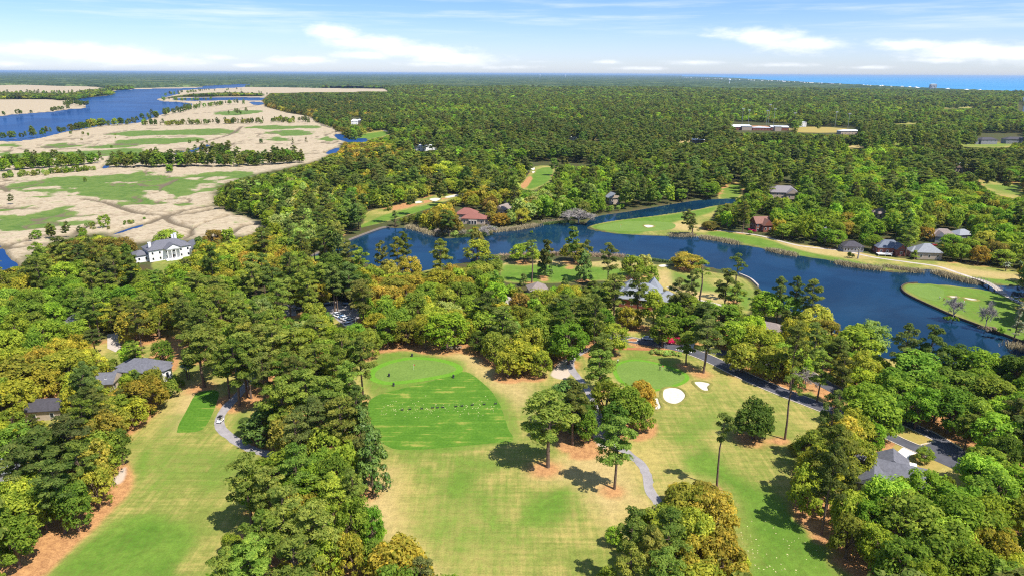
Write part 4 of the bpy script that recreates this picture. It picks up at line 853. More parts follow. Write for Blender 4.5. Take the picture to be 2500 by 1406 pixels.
for t in trees:
    if t['in'] and t['d'] < 1300 and cnt.get(t['kind'], 0) < 300:
        cnt[t['kind']] = cnt.get(t['kind'], 0)+1; solo.append(t)
    else: rest.append(t)
used = {}
for t in solo:
    c = sorted(((t['px']-l[1])**2 + (1.6*(t['py']-l[2]))**2, l) for l in LANDM)
    t['lm'] = c[0][1]; t['ld'] = c[0][0]
    dx, dy = t['px']-t['lm'][1], t['py']-t['lm'][2]
    rel = ('right of' if dx > 0 else 'left of') if abs(dx) > 1.3*abs(dy) else ('above' if dy < 0 else 'below')
    hr = t['h']/NOM[t['look']][0]; br = t['R']/NOM[t['look']][1]
    size = 'small' if br < .6 else 'slender' if br/hr < .8 else 'tall' if hr > 1.02 else 'broad' if br > 1.1 else 'medium'
    if t['look'] == 'thin_pine': size = 'sparse'
    w_ = TINT[t['tint']][1]
    t['stem'] = f"{size} {w_} {KW[t['kind']]} {rel} the {t['lm'][0]}"
    used.setdefault(t['stem'], []).append(t)
for stem, ts in used.items():
    ts.sort(key=lambda t: t['ld'])
    for i, t in enumerate(ts):
        t['label'] = stem if len(ts) == 1 else stem + (', nearest' if i == 0 else f", {ORD[min(i, 38)]} nearest")
def tree_obj(t):
    vs = VAR[t['look']]; cm_, tm, _ = vs[int(rng.integers(len(vs)))]
    root = empty(t['kind'], (t['x'], t['y'], 0), float(rng.uniform(0, 2*PI)))
    k = (t['R']/NOM[t['look']][1], t['h']/NOM[t['look']][0])
    tag(root, t['label'], KW[t['kind']], KN[t['kind']] + ' of the near woods and fairways')
    for nm, me in (('trunk', tm), ('crown', cm_)):
        o = bpy.data.objects.new(nm, me); COL.objects.link(o); o.parent = root; o.scale = (k[0], k[0], k[1])
        if nm == 'crown':
            c = TINT[t['tint']][0]; j = rng.uniform(.88, 1.12, 3)
            o['tint'] = [c[0]*j[0], c[1]*j[1], c[2]*j[2]]; o['tone'] = float(rng.random())
for t in solo: tree_obj(t)
print('trees', len(trees), 'solo', {k: v for k, v in cnt.items()}, 'rest', len(rest))

def lod_object(kind):
    out = []
    for v, me in enumerate(LOD[kind]):
        out.append(bpy.data.objects.new(kind + '_far_crown', me))      # only the source of the copies, linked to no collection
    return out
def wood(name, kind, ts):
    n = len(ts)
    if not n: return
    me = bpy.data.meshes.new(name); me.vertices.add(n)
    co = np.array([[t['x'], t['y'], 0] for t in ts], np.float32); me.vertices.foreach_set('co', co.ravel())
    lods = lod_object(kind)
    def A(nm, typ, key, arr): me.attributes.new(nm, typ, 'POINT').data.foreach_set(key, np.ascontiguousarray(arr).ravel())
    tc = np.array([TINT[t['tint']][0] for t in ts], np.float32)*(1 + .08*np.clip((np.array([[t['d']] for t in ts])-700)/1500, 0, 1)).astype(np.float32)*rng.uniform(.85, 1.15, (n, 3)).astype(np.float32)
    A('tint', 'FLOAT_VECTOR', 'vector', tc); A('tone', 'FLOAT', 'value', rng.random(n).astype(np.float32))
    sc = np.array([[t['R']/NOM[kind][1]]*2 + [t['h']/NOM[kind][0]] for t in ts], np.float32); A('size', 'FLOAT_VECTOR', 'vector', sc)
    rt = np.zeros((n, 3), np.float32); rt[:, 2] = rng.uniform(0, 6.28, n); A('spin', 'FLOAT_VECTOR', 'vector', rt)
    A('pick', 'INT', 'value', rng.integers(0, len(lods), n).astype(np.int32))
    o = bpy.data.objects.new(name, me); COL.objects.link(o)
    ng = bpy.data.node_groups.new(name, 'GeometryNodeTree')
    ng.interface.new_socket('Geometry', in_out='INPUT', socket_type='NodeSocketGeometry'); ng.interface.new_socket('Geometry', in_out='OUTPUT', socket_type='NodeSocketGeometry')
    gi, go = ng.nodes.new('NodeGroupInput'), ng.nodes.new('NodeGroupOutput')
    ip = ng.nodes.new('GeometryNodeInstanceOnPoints'); jn = ng.nodes.new('GeometryNodeJoinGeometry')
    for l in lods:
        oi = ng.nodes.new('GeometryNodeObjectInfo'); oi.inputs['Object'].default_value = l; oi.inputs['As Instance'].default_value = True
        ng.links.new(oi.outputs['Geometry'], jn.inputs[0])
    def na(nm, typ):
        a = ng.nodes.new('GeometryNodeInputNamedAttribute'); a.data_type = typ; a.inputs['Name'].default_value = nm; return a.outputs['Attribute']
    m2p = ng.nodes.new('GeometryNodeMeshToPoints'); ng.links.new(gi.outputs[0], m2p.inputs[0])
    ng.links.new(m2p.outputs[0], ip.inputs['Points']); ng.links.new(jn.outputs[0], ip.inputs['Instance']); ip.inputs['Pick Instance'].default_value = True
    ng.links.new(na('pick', 'INT'), ip.inputs['Instance Index']); ng.links.new(na('spin', 'FLOAT_VECTOR'), ip.inputs['Rotation']); ng.links.new(na('size', 'FLOAT_VECTOR'), ip.inputs['Scale'])
    ng.links.new(ip.outputs[0], go.inputs[0])
    md = o.modifiers.new('copies', 'NODES'); md.node_group = ng
    tag(o, kind='stuff'); return o
for kind, name in (('pine_tree', 'pine_wood'), ('oak_tree', 'oak_wood'), ('leafy_tree', 'leafy_wood'), ('cypress_tree', 'cypress_wood')):
    wood(name, kind, [t for t in rest if t['kind'] == kind])

# ------------------------------------------------------------------ woods past the last single crowns: one bumpy canopy
fa = np.radians(np.arange(-43, 43.01, .075)); fr = [NEARC-60]
while fr[-1] < 90000: fr.append(fr[-1] + min(max(16, fr[-1]*.0045), 600) if fr[-1] < 14000 else fr[-1]*1.04)
fx, fy, ff = polar(fa, np.array(fr))
frr = np.hypot(fx, fy)
cell = np.clip(frr*.0042, 13, 90)
h1 = vnoise(fx, fy, 13, 5)*sstep(9000, 4000, frr); h2 = vnoise(fx, fy, 34, 6); h3 = fbm(fx, fy, 240, 8, 3)
fz = 9.5 + 5*h1 + 5.0*h2 + 5*(h3-.5)
fpx, fpy, _ = proj(fx, fy, np.zeros(len(fx)))
inw = np.minimum.reduce([sdist(fx, fy, g_river)] + [sdist(fx, fy, c) for c in g_cw[:1]])
inm = sdist(fx, fy, PP(MARSH)); ino = sdist(fx, fy, g_ocean)
FARM = [[(0,209),(60,208),(180,212),(232,218),(228,225),(150,226),(0,226)],[(-20,244),(60,243),(120,243),(150,246),(170,256),(160,266),(80,274),(0,282),(-20,282)],[(640,217),(700,218.5),(800,218.5),(935,219),(935,224),(800,226),(660,226)],[(470,226),(560,223),(640,223),(640,230),(560,236),(480,236)]]
openf = np.minimum.reduce([sdist(fx, fy, PP(p)) for p in FARM])
marshy = (inm < 0) & (fr[0] > 0)
solid = (inw > 8) & (openf > 0) & (ino > 30) & ~((inm < 0) & (fy < 5200))
q = ff[solid[ff].all(1)]
m, nt, out = newmat('far_canopy'); p = POSN(nt)
f1 = noise(nt, p, .0028, 5, .62); f2 = noise(nt, p, .035, 4, .65); f3 = noise(nt, p, .0011, 4, .6)
c = mixc(nt, remap(nt, mth(nt, 'ADD', mth(nt, 'MULTIPLY', f1, .7), mth(nt, 'MULTIPLY', f2, .45)), .5, .76), (.042, .072, .034), (.14, .185, .065))
c = mixc(nt, remap(nt, f3, .54, .68), c, (.12, .14, .06)); c = mixc(nt, remap(nt, f2, .3, .7), mixc(nt, 1.0, c, (.55, .55, .6), 'MULTIPLY'), c)
b = nd(nt, 'ShaderNodeBsdfDiffuse', {'Color': c}); nt.links.new(b.outputs[0], out.inputs[0])
cn_ = np.bincount(q.ravel(), minlength=len(fx)); fz = np.where((cn_ > 0) & (cn_ < 4) & (frr > fr[0]+1), -.5, fz)
used_v = np.unique(q); remapi = np.full(len(fx), -1); remapi[used_v] = np.arange(len(used_v))
o = mesh_np('distant_woodland', np.stack([fx, fy, fz], 1)[used_v], remapi[q], m); tag(o, kind='stuff')

# ------------------------------------------------------------------ ground sheet, with leaf litter gathered below the crowns
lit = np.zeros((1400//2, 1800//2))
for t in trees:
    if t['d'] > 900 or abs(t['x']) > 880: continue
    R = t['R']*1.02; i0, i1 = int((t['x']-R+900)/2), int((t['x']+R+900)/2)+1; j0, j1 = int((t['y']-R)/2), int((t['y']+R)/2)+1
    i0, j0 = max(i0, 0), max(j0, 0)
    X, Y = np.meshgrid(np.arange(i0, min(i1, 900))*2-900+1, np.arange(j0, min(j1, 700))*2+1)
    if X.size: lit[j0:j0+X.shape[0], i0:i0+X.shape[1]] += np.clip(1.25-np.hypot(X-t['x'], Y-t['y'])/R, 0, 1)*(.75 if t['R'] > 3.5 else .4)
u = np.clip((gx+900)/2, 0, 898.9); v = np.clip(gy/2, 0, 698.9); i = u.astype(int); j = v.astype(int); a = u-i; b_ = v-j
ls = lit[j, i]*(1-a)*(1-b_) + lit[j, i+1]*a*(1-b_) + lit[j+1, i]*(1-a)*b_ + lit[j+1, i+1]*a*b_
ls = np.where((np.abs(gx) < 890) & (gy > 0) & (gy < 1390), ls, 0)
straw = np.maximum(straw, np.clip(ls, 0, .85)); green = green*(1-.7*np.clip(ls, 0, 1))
lawn = np.maximum(lawn, golf)
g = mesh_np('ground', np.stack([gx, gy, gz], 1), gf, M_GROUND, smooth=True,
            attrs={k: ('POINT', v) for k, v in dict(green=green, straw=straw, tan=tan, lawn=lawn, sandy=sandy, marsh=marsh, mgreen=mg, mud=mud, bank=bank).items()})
tag(g, kind='structure')
rectsheet('ground', -4000, -4000, 4000, -0.1, -.3, M_GROUND)
# ------------------------------------------------------------------ course sheets, roads and paths
def ribbon(name, px, w, z, mat, kind='structure', edge=0.0, seed=1, thick=0.0):
    L = smooth_poly(PP(px), 8, False)
    t = np.gradient(L, axis=0); t /= np.linalg.norm(t, axis=1, keepdims=True); nrm = np.stack([-t[:, 1], t[:, 0]], 1)
    k = np.arange(len(L)); e1 = edge*(vnoise(k*3.1, k*0, 5, seed)-.5); e2 = edge*(vnoise(k*3.1, k*0, 5, seed+5)-.5)
    A = L + nrm*(w/2+e1)[:, None]; B = L - nrm*(w/2+e2)[:, None]
    v = np.vstack([np.c_[A, np.full(len(L), z)], np.c_[B, np.full(len(L), z)]]); n = len(L)
    f = [[i, n+i, n+i+1, i+1] for i in range(n-1)]
    o = mesh_np(name, v, f, mat); tag(o, kind=kind); return L, nrm
def kerbline(name, L, mat, w=.35, h=.14, z=0.0, closed=False):
    mb = MB(); n = len(L)
    for i in range(n if closed else n-1):
        a, b = L[i], L[(i+1) % n]; d = b-a; l = float(np.hypot(*d))
        if l > 1e-3: mb.box(((a[0]+b[0])/2, (a[1]+b[1])/2, z+h/2), (l+.04, w, h), math.atan2(d[1], d[0]))
    return mb.build(name, mat)
def grass_mat(name, a, b, stripe=0.0, worn=None):
    m, nt, out = newmat(name); p = POSN(nt)
    n1 = noise(nt, p, .16, 4, .6, .5); n2 = noise(nt, p, 1.3, 3, .6); n3 = noise(nt, p, 4.5, 2)
    st = noise(nt, stretch(nt, p, (.05, .75, 1), .06), 1.0, 3, .6)
    c = mixc(nt, remap(nt, mth(nt, 'ADD', mth(nt, 'MULTIPLY', n1, .6), mth(nt, 'ADD', mth(nt, 'MULTIPLY', st, stripe), mth(nt, 'MULTIPLY', n2, .25))), .3+stripe*.3, .6+stripe*.7), a, b)
    if worn: c = mixc(nt, mth(nt, 'MULTIPLY', remap(nt, mth(nt, 'ADD', st, mth(nt, 'MULTIPLY', n1, .8)), .98, 1.16), .75), c, worn)
    f = remap(nt, mth(nt, 'ADD', n2, n3), .6, 1.4, .8, 1.18)
    c = mixc(nt, 1.0, c, nd(nt, 'ShaderNodeCombineColor', {0: f, 1: f, 2: f}).outputs[0], 'MULTIPLY')
    b_ = nd(nt, 'ShaderNodeBsdfPrincipled', {'Base Color': c, 'Roughness': .95, 'Specular IOR Level': .08}); nt.links.new(b_.outputs[0], out.inputs[0]); return m
M_TEE = grass_mat('tee_grass', (.055, .14, .012), (.105, .205, .022), .6, (.30, .27, .06))
M_GREEN = grass_mat('putting_turf', (.12, .19, .036), (.15, .225, .045), .25)
M_COLLAR = grass_mat('collar_turf', (.10, .235, .018), (.13, .27, .025), .2)
M_SAND = simple('bunker_sand', (.58, .52, .43), .95, .22, .9)
M_LIP = grass_mat('bunker_lip', (.17, .17, .04), (.24, .21, .06))
M_ASPH = simple('asphalt', (.085, .085, .10), .9, .3, .3, bump=.2)
M_PATH = simple('path_concrete', (.30, .275, .27), .92, .3, .35)
M_PALE = simple('pale_path', (.46, .40, .34), .92, .25, .3)
M_CONC = simple('driveway_concrete', (.72, .69, .64), .9, .12, .3)
M_KERB = simple('kerb_stone', (.55, .47, .36), .9, .2, .8)
M_PAINT = simple('road_paint', (.75, .75, .72), .8, .1)
M_MULCH = simple('bark_mulch', (.36, .15, .06), .95, .4, 1.0)
M_DRYG = grass_mat('dry_verge', (.34, .25, .075), (.27, .23, .06))
def sheet(name, px, z, mat, grow=0.0, sm=4, rag=0.0):
    p = smooth_poly(PP(px), sm)
    if grow or rag:
        t = np.roll(p, -1, 0) - np.roll(p, 1, 0); t /= np.linalg.norm(t, axis=1, keepdims=True)
        a = np.sum(p[:, 0]*np.roll(p[:, 1], -1) - np.roll(p[:, 0], -1)*p[:, 1]); nrm = np.stack([t[:, 1], -t[:, 0]], 1)*(1 if a > 0 else -1)
        k = np.arange(len(p)); p = p + nrm*(grow + rag*(vnoise(k*1.0, k*0, 3, 7)-.5))[:, None]
    flat(name, p, z, mat); return p
TEE = [(905,1038),(897,990),(915,968),(985,946),(1060,927),(1128,906),(1188,944),(1220,984),(1240,1040),(1249,1066),(1236,1079),(1150,1087),(1010,1098),(945,1088)]
sheet('teeing_ground', TEE, .012, M_TEE, rag=1.0)
PG = [(915,916),(925,901),(960,886),(1005,878),(1055,880),(1092,888),(1113,899),(1104,908),(1060,918),(1000,927),(950,931),(926,926)]
sheet('green_collar', PG, .020, M_COLLAR, 2.6); sheet('practice_green', PG, .028, M_GREEN)
PG2 = [(1505,902),(1522,886),(1555,881),(1602,889),(1650,905),(1672,919),(1660,933),(1618,946),(1580,950),(1528,936)]
sheet('green_collar', PG2, .020, M_COLLAR, 1.6); sheet('putting_green', PG2, .028, M_GREEN)
PG3 = [(2212,702),(2230,696),(2270,697),(2300,706),(2305,720),(2290,735),(2255,727),(2225,714)]
sheet('island_green', PG3, .02, M_GREEN)
PG4 = [(1455,556),(1490,546),(1560,540),(1640,545),(1640,560),(1560,566),(1490,563)]
sheet('peninsula_green', PG4, .02, M_GREEN)
sheet('back_tee', [(430,1050),(450,1010),(475,965),(500,953),(532,953),(525,985),(512,1020),(495,1048),(455,1056)], .012, M_TEE, rag=.8)
def bunker(px, sm=4):
    p = sheet('bunker', px, .03, M_SAND, 0, sm)
    # a low turf lip runs round the sand
    n = len(p); c = p.mean(0); mb = MB(); prof = [(-.10, .034), (.15, .30), (.55, .26), (1.25, .012)]
    t = np.roll(p, -1, 0)-np.roll(p, 1, 0); t /= np.linalg.norm(t, axis=1, keepdims=True); a = np.sum(p[:, 0]*np.roll(p[:, 1], -1)-np.roll(p[:, 0], -1)*p[:, 1])
    nr = np.stack([t[:, 1], -t[:, 0]], 1)*(1 if a > 0 else -1)
    V = [(*(p[i]+nr[i]*o), z) for o, z in prof for i in range(n)]
    F = [[k*n+i, k*n+(i+1) % n, (k+1)*n+(i+1) % n, (k+1)*n+i] for k in range(3) for i in range(n)]
    o = mesh_np('bunker_lip', V, F, M_LIP, smooth=True); tag(o, kind='structure')
for b in ([(1618,960),(1622,950),(1640,946),(1660,950),(1673,964),(1665,978),(1648,986),(1630,982),(1620,972)], [(1695,933),(1706,931),(1722,933),(1733,937),(1727,944),(1729,953),(1717,953),(1705,944)],
          [(1598,974),(1606,972),(1609,982),(1613,994),(1602,1000),(1596,990)], [(1572,551),(1585,550),(1597,553),(1582,557)], [(2317,723),(2333,723),(2338,725),(2326,727)], [(2352,727),(2368,728),(2387,732),(2370,733)],
          [(1048,487),(1062,484),(1076,486),(1062,493)], [(1012,494),(1024,491),(1032,495),(1016,498)], [(1085,482),(1108,476),(1132,473),(1130,477),(1098,484)], [(1296,413),(1306,410),(1303,417)], [(1298,420),(1306,419),(1302,424)], [(1608,648),(1624,646),(1632,651),(1614,653)], [(935,320),(943,318),(946,323)]):
    bunker(b)
ribbon('cart_path', [(640,885),(612,925),(585,960),(556,990),(537,1020),(540,1045),(565,1068),(600,1090),(640,1104),(700,1118),(780,1130)], 3.0, .036, M_PATH, edge=.4)
ribbon('cart_path', [(1440,850),(1402,872),(1392,890),(1400,908),(1425,938),(1450,980),(1468,1035),(1490,1078),(1527,1102),(1562,1130),(1580,1162),(1584,1190),(1606,1226),(1640,1270),(1690,1340)], 2.7, .036, M_PATH, edge=.4)
ribbon('cart_path', [(1745,562),(1850,575),(1950,600),(2060,613),(2130,628),(2230,642),(2290,651),(2340,667),(2383,681)], 2.6, .036, M_PALE, edge=.4)
ribbon('cart_path', [(2449,717),(2480,734),(2540,765)], 2.8, .036, M_PALE)
ribbon('cart_path', [(1630,700),(1700,730),(1760,745),(1800,765),(1830,790)], 2.4, .036, M_PALE)
RA, RAn = ribbon('road', [(1440,812),(1500,822),(1560,833),(1640,846),(1700,863),(1760,889),(1830,923),(1900,953),(1990,988),(2060,1015),(2130,1044),(2190,1070),(2250,1097),(2322,1128),(2400,1165)], 6.2, .040, M_ASPH)
RB, RBn = ribbon('road', [(1700,850),(1800,868),(1900,892),(1960,908),(2010,936),(2060,962),(2130,1000),(2220,1041),(2275,1067),(2330,1102),(2420,1160)], 6.0, .046, M_ASPH)
sheet('road_junction', [(2240,1095),(2290,1072),(2335,1093),(2340,1098),(2312,1112),(2316,1132),(2290,1120)], .052, M_ASPH, sm=1)
sheet('parking_lot', [(785,738),(830,734),(876,745),(878,775),(850,802),(815,775),(788,762)], .03, M_PATH, sm=1)
sheet('parking_lot', [(688,745),(722,742),(724,770),(690,772)], .03, M_PATH, sm=1)
sheet('driveway', [(262,815),(287,812),(296,850),(282,859),(262,850)], .03, M_PALE, sm=1)
DR = [(2214,1089),(2199,1096),(2190,1106),(2190,1115),(2199,1128),(2228,1143),(2233,1142),(2222,1132),(2218,1119),(2224,1110),(2243,1103)]
sheet('driveway', DR, .034, M_CONC, sm=2)
sheet('driveway', [(1690,800),(1710,802),(1692,850),(1660,842)], .034, M_CONC, sm=1)
sheet('dry_verge', [(2170,1100),(2200,1080),(2260,1105),(2312,1132),(2260,1160),(2170,1175),(2100,1170)], .008, M_DRYG, sm=2)
MED = [(2165,1040),(2178,1030),(2208,1040),(2279,1075),(2277,1079),(2250,1085),(2240,1085),(2178,1057)]
mp = sheet('road_median', MED, .058, M_DRYG, sm=2)
tag(kerbline('median_kerb', mp, M_KERB, closed=True, z=.04), 'pale kerb edging the grass median between the two roads', 'kerb')
for k, (L, nr, sg, i0, i1) in enumerate(((RA, RAn, 1, 8, 66), (RA, RAn, -1, 30, 100), (RB, RBn, 1, 20, 84))):
    o = kerbline('road_kerb', (L+nr*sg*3.3)[i0:i1], M_KERB)
    tag(o, ('pale kerb on the far side of the entrance road', 'pale kerb between the entrance road and the fairway', 'pale kerb along the far lane in the shade')[k], 'kerb', 'kerbs of the entrance road')
isl = smooth_poly(PP([(1530,829),(1545,826),(1557,829),(1552,834),(1535,833)]), 3)
flat('road_island', isl, .09, M_MULCH); tag(kerbline('island_kerb', isl, M_KERB, closed=True, z=.04), 'pale oval kerb round the small straw island at the road end', 'kerb')
mb = MB()
for i in range(8):
    a = np.array(P(1652+i*5.2, 852+i*1.0)); mb.box((a[0], a[1], .056), (.35, 1.5, .006), -.55)
tag(mb.build('crosswalk_marking', M_PAINT), kind='structure')
ribbon('cart_path', [(1480,852),(1530,851),(1590,853),(1650,858)], 2.6, .036, M_MULCH)

# sandy divots on the teeing ground: nobody could count them
mb = MB(); r = np.random.default_rng(4)
for i in range(260):
    px, py = r.uniform(930, 1215), 996 + r.normal()*11
    if r.random() < .35: px, py = r.uniform(1800, 2000), r.uniform(1240, 1400)
    if px > 1700 and py < 1230 + (px-1800)*.55: continue
    x, y = P(px, py); n = 6; s = r.uniform(.07, .2)
    mb.add([(x+math.cos(k)*s*r.uniform(.6, 1.3), y+math.sin(k)*s*r.uniform(.6, 1.3), .055) for k in np.linspace(0, 2*PI, n, endpoint=False)], [list(range(n))])
tag(mb.build('divot_sand', simple('divot_fill', (.55, .50, .24), .9, .2)), kind='stuff')

# ------------------------------------------------------------------ buildings
M_WHITE = simple('white_render', (.80, .79, .78), .6, .08, .3)
M_SHINGLE = simple('grey_shingles', (.14, .14, .16), .85, .35, 1.5, bump=.3)
M_SLATE = simple('pale_slate', (.24, .255, .28), .7, .2, 1.2, bump=.3)
M_DARKR = simple('dark_shingles', (.065, .06, .07), .85, .35, 1.5, bump=.3)
M_BROWNR = simple('brown_shingles', (.25, .20, .175), .85, .3, 1.5, bump=.3)
M_REDR = simple('terracotta_tiles', (.25, .10, .075), .8, .3, 1.5, bump=.3)
M_BRICK = simple('red_brick', (.26, .09, .06), .85, .35, 3)
M_TANW = simple('tan_render', (.45, .36, .28), .8, .2, .6)
M_GREYW = simple('grey_siding', (.25, .25, .27), .8, .2, .6)
M_GLASS = simple('window_glass', (.02, .025, .035), .12, .3, 1, spec=.6)
M_TRIM = simple('white_trim', (.78, .77, .75), .6, .06)
M_WOOD = simple('weathered_timber', (.27, .22, .18), .9, .35, 2)
M_DWOOD = simple('dark_timber', (.10, .07, .05), .9, .35, 2)
M_METALW = simple('white_metal_roof', (.70, .72, .76), .45, .1, .2)
M_STEEL = simple('galvanised_steel', (.42, .44, .46), .45, .2, 2, metal=.6)
def roof_solid(mb, cx, cy, w, d, z, h, kind, axis='x', ov=.6, t=.22):
    """closed roof body; hip or gable, its ridge along axis"""
    if axis == 'y': w, d = d, w
    W, D = w/2+ov, d/2+ov
    rl = (W - D) if kind == 'hip' else W
    rl = max(rl, .15)
    V = [(-W, -D, z-t), (W, -D, z-t), (W, D, z-t), (-W, D, z-t), (-W, -D, z), (W, -D, z), (W, D, z), (-W, D, z), (-rl, 0, z+h), (rl, 0, z+h)]
    if axis == 'y': V = [(-b, a, c) for a, b, c in V]
    V = [(a+cx, b+cy, c) for a, b, c in V]
    F = [[3, 2, 1, 0], [0, 1, 5, 4], [1, 2, 6, 5], [2, 3, 7, 6], [3, 0, 4, 7], [4, 5, 9, 8], [6, 7, 8, 9], [5, 6, 9], [7, 4, 8]]
    mb.add(V, F)
def house(name, label, px, py, rz, wings, wall, roof, chim=(), win=3.6, trim=M_TRIM, cat='house', storeys=1, group=None, extra=None, chimney_mat=None, base=None):
    x, y = base or P(px, py); root = empty(name, (x, y, 0), math.radians(rz)); tag(root, label, cat, group)
    wm, rm_ = MB(), MB()
    for cx, cy, w, d, h, kd, ax, rh in wings:
        wm.box((cx, cy, h/2-.15), (w, d, h+.3))
        roof_solid(rm_, cx, cy, w, d, h+.26, rh, kd, ax)
        if kd == 'gable':      # gable ends rise to the ridge just proud of the roof body
            for sg in (-1, 1):
                e = (w if ax == 'x' else d)/2 + .62; q = (d if ax == 'x' else w)/2
                tri = [(-q, h+.28), (q, h+.28), (0, h+.2+rh*.94)]
                if ax == 'x': V = [(cx+sg*k, cy+a, z) for k in (e-.02, e+.03) for a, z in tri]
                else: V = [(cx+a, cy+sg*k, z) for k in (e-.02, e+.03) for a, z in tri]
                wm.add(V, [[2, 1, 0], [3, 4, 5], [0, 1, 4, 3], [1, 2, 5, 4], [2, 0, 3, 5]])
    wm.build('wall', wall, root); ro = rm_.build('roof', roof, root)
    for cx, cy, z0, z1, s in chim:
        mb = MB(); mb.box((cx, cy, (z0+z1)/2), (s, s*.8, z1-z0)); mb.box((cx, cy, z1+.1), (s*1.2, s, .2)); mb.build('chimney', chimney_mat or M_WHITE, ro)
    for cx, cy, w, d, h, kd, ax, rh in wings:
        fl = int(max(1, round(h/3.2)))
        for side in ('f', 'l', 'r'):
            L = w if side == 'f' else d; n = int(L/win)
            for st in range(fl):
                zc = (st+.52)*h/fl
                for i in range(n):
                    u = (i+.5)/n*L - L/2
                    if side == 'f': c = (cx+u, cy-d/2-.02, zc); rot = 0
                    elif side == 'r': c = (cx+w/2+.02, cy+u, zc); rot = PI/2
                    else: c = (cx-w/2-.02, cy+u, zc); rot = PI/2
                    # skip where another wing covers this wall
                    if any(abs(c[0]-a) < ww/2 and abs(c[1]-b) < dd/2 for a, b, ww, dd, *_ in wings if (a, b, ww, dd) != (cx, cy, w, d)): continue
                    mb = MB(); mb.box(c, (1.25, .10, 1.7), rot, 0); mb.box((c[0], c[1], c[2]), (1.0, .16, 1.42), rot, 1); mb.build('window', [trim, M_GLASS], root)
    if extra: extra(root, ro)
    return root
def mansion_extra(root, ro):
    po = MB()
    for u in (-3.6, -1.2, 1.2, 3.6): po.tube((u+1, -10.2, .6), (u+1, -10.2, 6.6), .34, .28, 10)
    po.build('column', M_WHITE, root) if False else None
    for u in (-3.6, -1.2, 1.2, 3.6):
        c = MB(); c.tube((u+1, -10.2, .55), (u+1, -10.2, 6.75), .36, .3, 10); c.box((u+1, -10.2, .62), (1, 1, .2)); c.build('column', M_WHITE, root)
    s = MB(); s.box((1, -8.9, .26), (9.6, 3.8, .52)); s.box((1, -11.1, .13), (5, .8, .26)); s.build('porch_step', M_WHITE, root)
    e = MB(); e.box((1, -9.0, 7.0), (9.2, 3.6, .5)); V = [(-3.8, 7.25), (5.8, 7.25), (1, 9.9)]
    e.add([(a, yy, z) for yy in (-11.0, -5.0) for a, z in V], [[0, 1, 2], [5, 4, 3], [1, 0, 3, 4]]); e.build('pediment', M_WHITE, root)
    r = MB(); V = [(-4.1, 7.2), (1, 10.1), (6.1, 7.2), (6.1, 7.45), (1, 10.38), (-4.1, 7.45)]
    r.add([(a, yy, z) for yy in (-11.3, -3.5) for a, z in V], [[5, 4, 1, 0], [4, 3, 2, 1], [6, 7, 10, 11], [7, 8, 9, 10], [0, 1, 7, 6], [1, 2, 8, 7], [2, 3, 9, 8], [3, 4, 10, 9], [4, 5, 11, 10], [5, 0, 6, 11]]); r.build('portico_roof', M_SHINGLE, root)
    d = MB(); d.box((1, -7.12, 1.9), (1.6, .2, 2.9), 0, 0); d.box((1, -7.2, 1.8), (1.2, .16, 2.5), 0, 1); d.build('door', [M_TRIM, M_DWOOD], root)
    a = MB(); a.tube((17.5, -9.05, 3.2), (17.5, -9.25, 3.2), 1.0, 1.0, 16); a.box((17.5, -9.15, 2.0), (2, .2, 2.4)); a.build('arched_window', M_GLASS, root)
A0 = P(384, 637)
house('white_mansion', 'large white columned mansion with grey hip roofs beside the marsh', 0, 0, 42, [(0, 0, 25, 14, 7, 'hip', 'x', 4.3), (17.5, -2, 11, 14, 4.6, 'gable', 'y', 3.0), (-15.5, 2, 8, 11, 4.2, 'hip', 'x', 2.2)], M_WHITE, M_SHINGLE,
      [(-10.5, -3, 5, 11.5, 1.6), (6, 1, 9, 14.2, 1.5), (4.6, 1.8, 9, 13.4, 1.2)], extra=mansion_extra, cat='mansion', base=(A0[0]+2, A0[1]+9))
def bay(root, ro):
    b = MB(); b.prism([(7.4, -3.4), (9.1, -2.4), (9.9, 0), (9.1, 2.4), (7.4, 3.4)], 0, 4.1); b.build('bay', M_WHITE, root)
    r = MB(); V = [(7.0, -4.0, 4.45), (9.7, -2.9, 4.45), (10.7, 0, 4.45), (9.7, 2.9, 4.45), (7.0, 4.0, 4.45), (6.2, 0, 6.4)]
    r.add(V, [[0, 1, 5], [1, 2, 5], [2, 3, 5], [3, 4, 5], [4, 3, 2, 1, 0]]); r.build('bay_roof', M_SHINGLE, root)
    for yy, xx, rz in ((-2.95, 8.35, math.radians(30)), (-1.2, 9.6, math.radians(72)), (1.2, 9.6, math.radians(108))):
        w_ = MB(); w_.box((xx, yy, 2.3), (1.5, .2, 2.6), rz, 0); w_.box((xx, yy, 2.3), (1.05, .26, 2.1), rz, 1); w_.build('window', [M_TRIM, M_GLASS], root)
for q in COL.objects:
    if q.name == 'white_mansion': q.scale = (.93, .93, .93)
house('fairway_house', 'grey hip roofed house with a white bay end by the left fairway', 354, 922, -6, [(0, 0, 15, 9.5, 4.2, 'hip', 'x', 3.2), (-6, 4, 8, 8, 3.6, 'hip', 'x', 2.4)], M_BRICK, M_SHINGLE, extra=bay)
def skylight(root, ro):
    s = MB(); s.box((1.2, -1.9, 4.35), (.8, 1.3, .3), 0, 0); s.box((1.2, -1.9, 4.42), (.55, 1.0, .3), 0, 1); s.build('skylight', [M_TRIM, M_GLASS], ro)
house('garage', 'small grey gabled garage roof with a skylight left of the fairway house', 262, 946, 6, [(0, 0, 7, 7.5, 3, 'gable', 'x', 2.6)], M_TANW, M_SHINGLE, extra=skylight, cat='garage')
house('edge_house', 'dark roofed house with pale front wall among yellow oaks', 122, 1012, 8, [(0, 0, 10.5, 7.5, 3.2, 'gable', 'x', 2.4), (9, 5, 8, 7, 3, 'gable', 'x', 2)], M_TANW, M_DARKR)
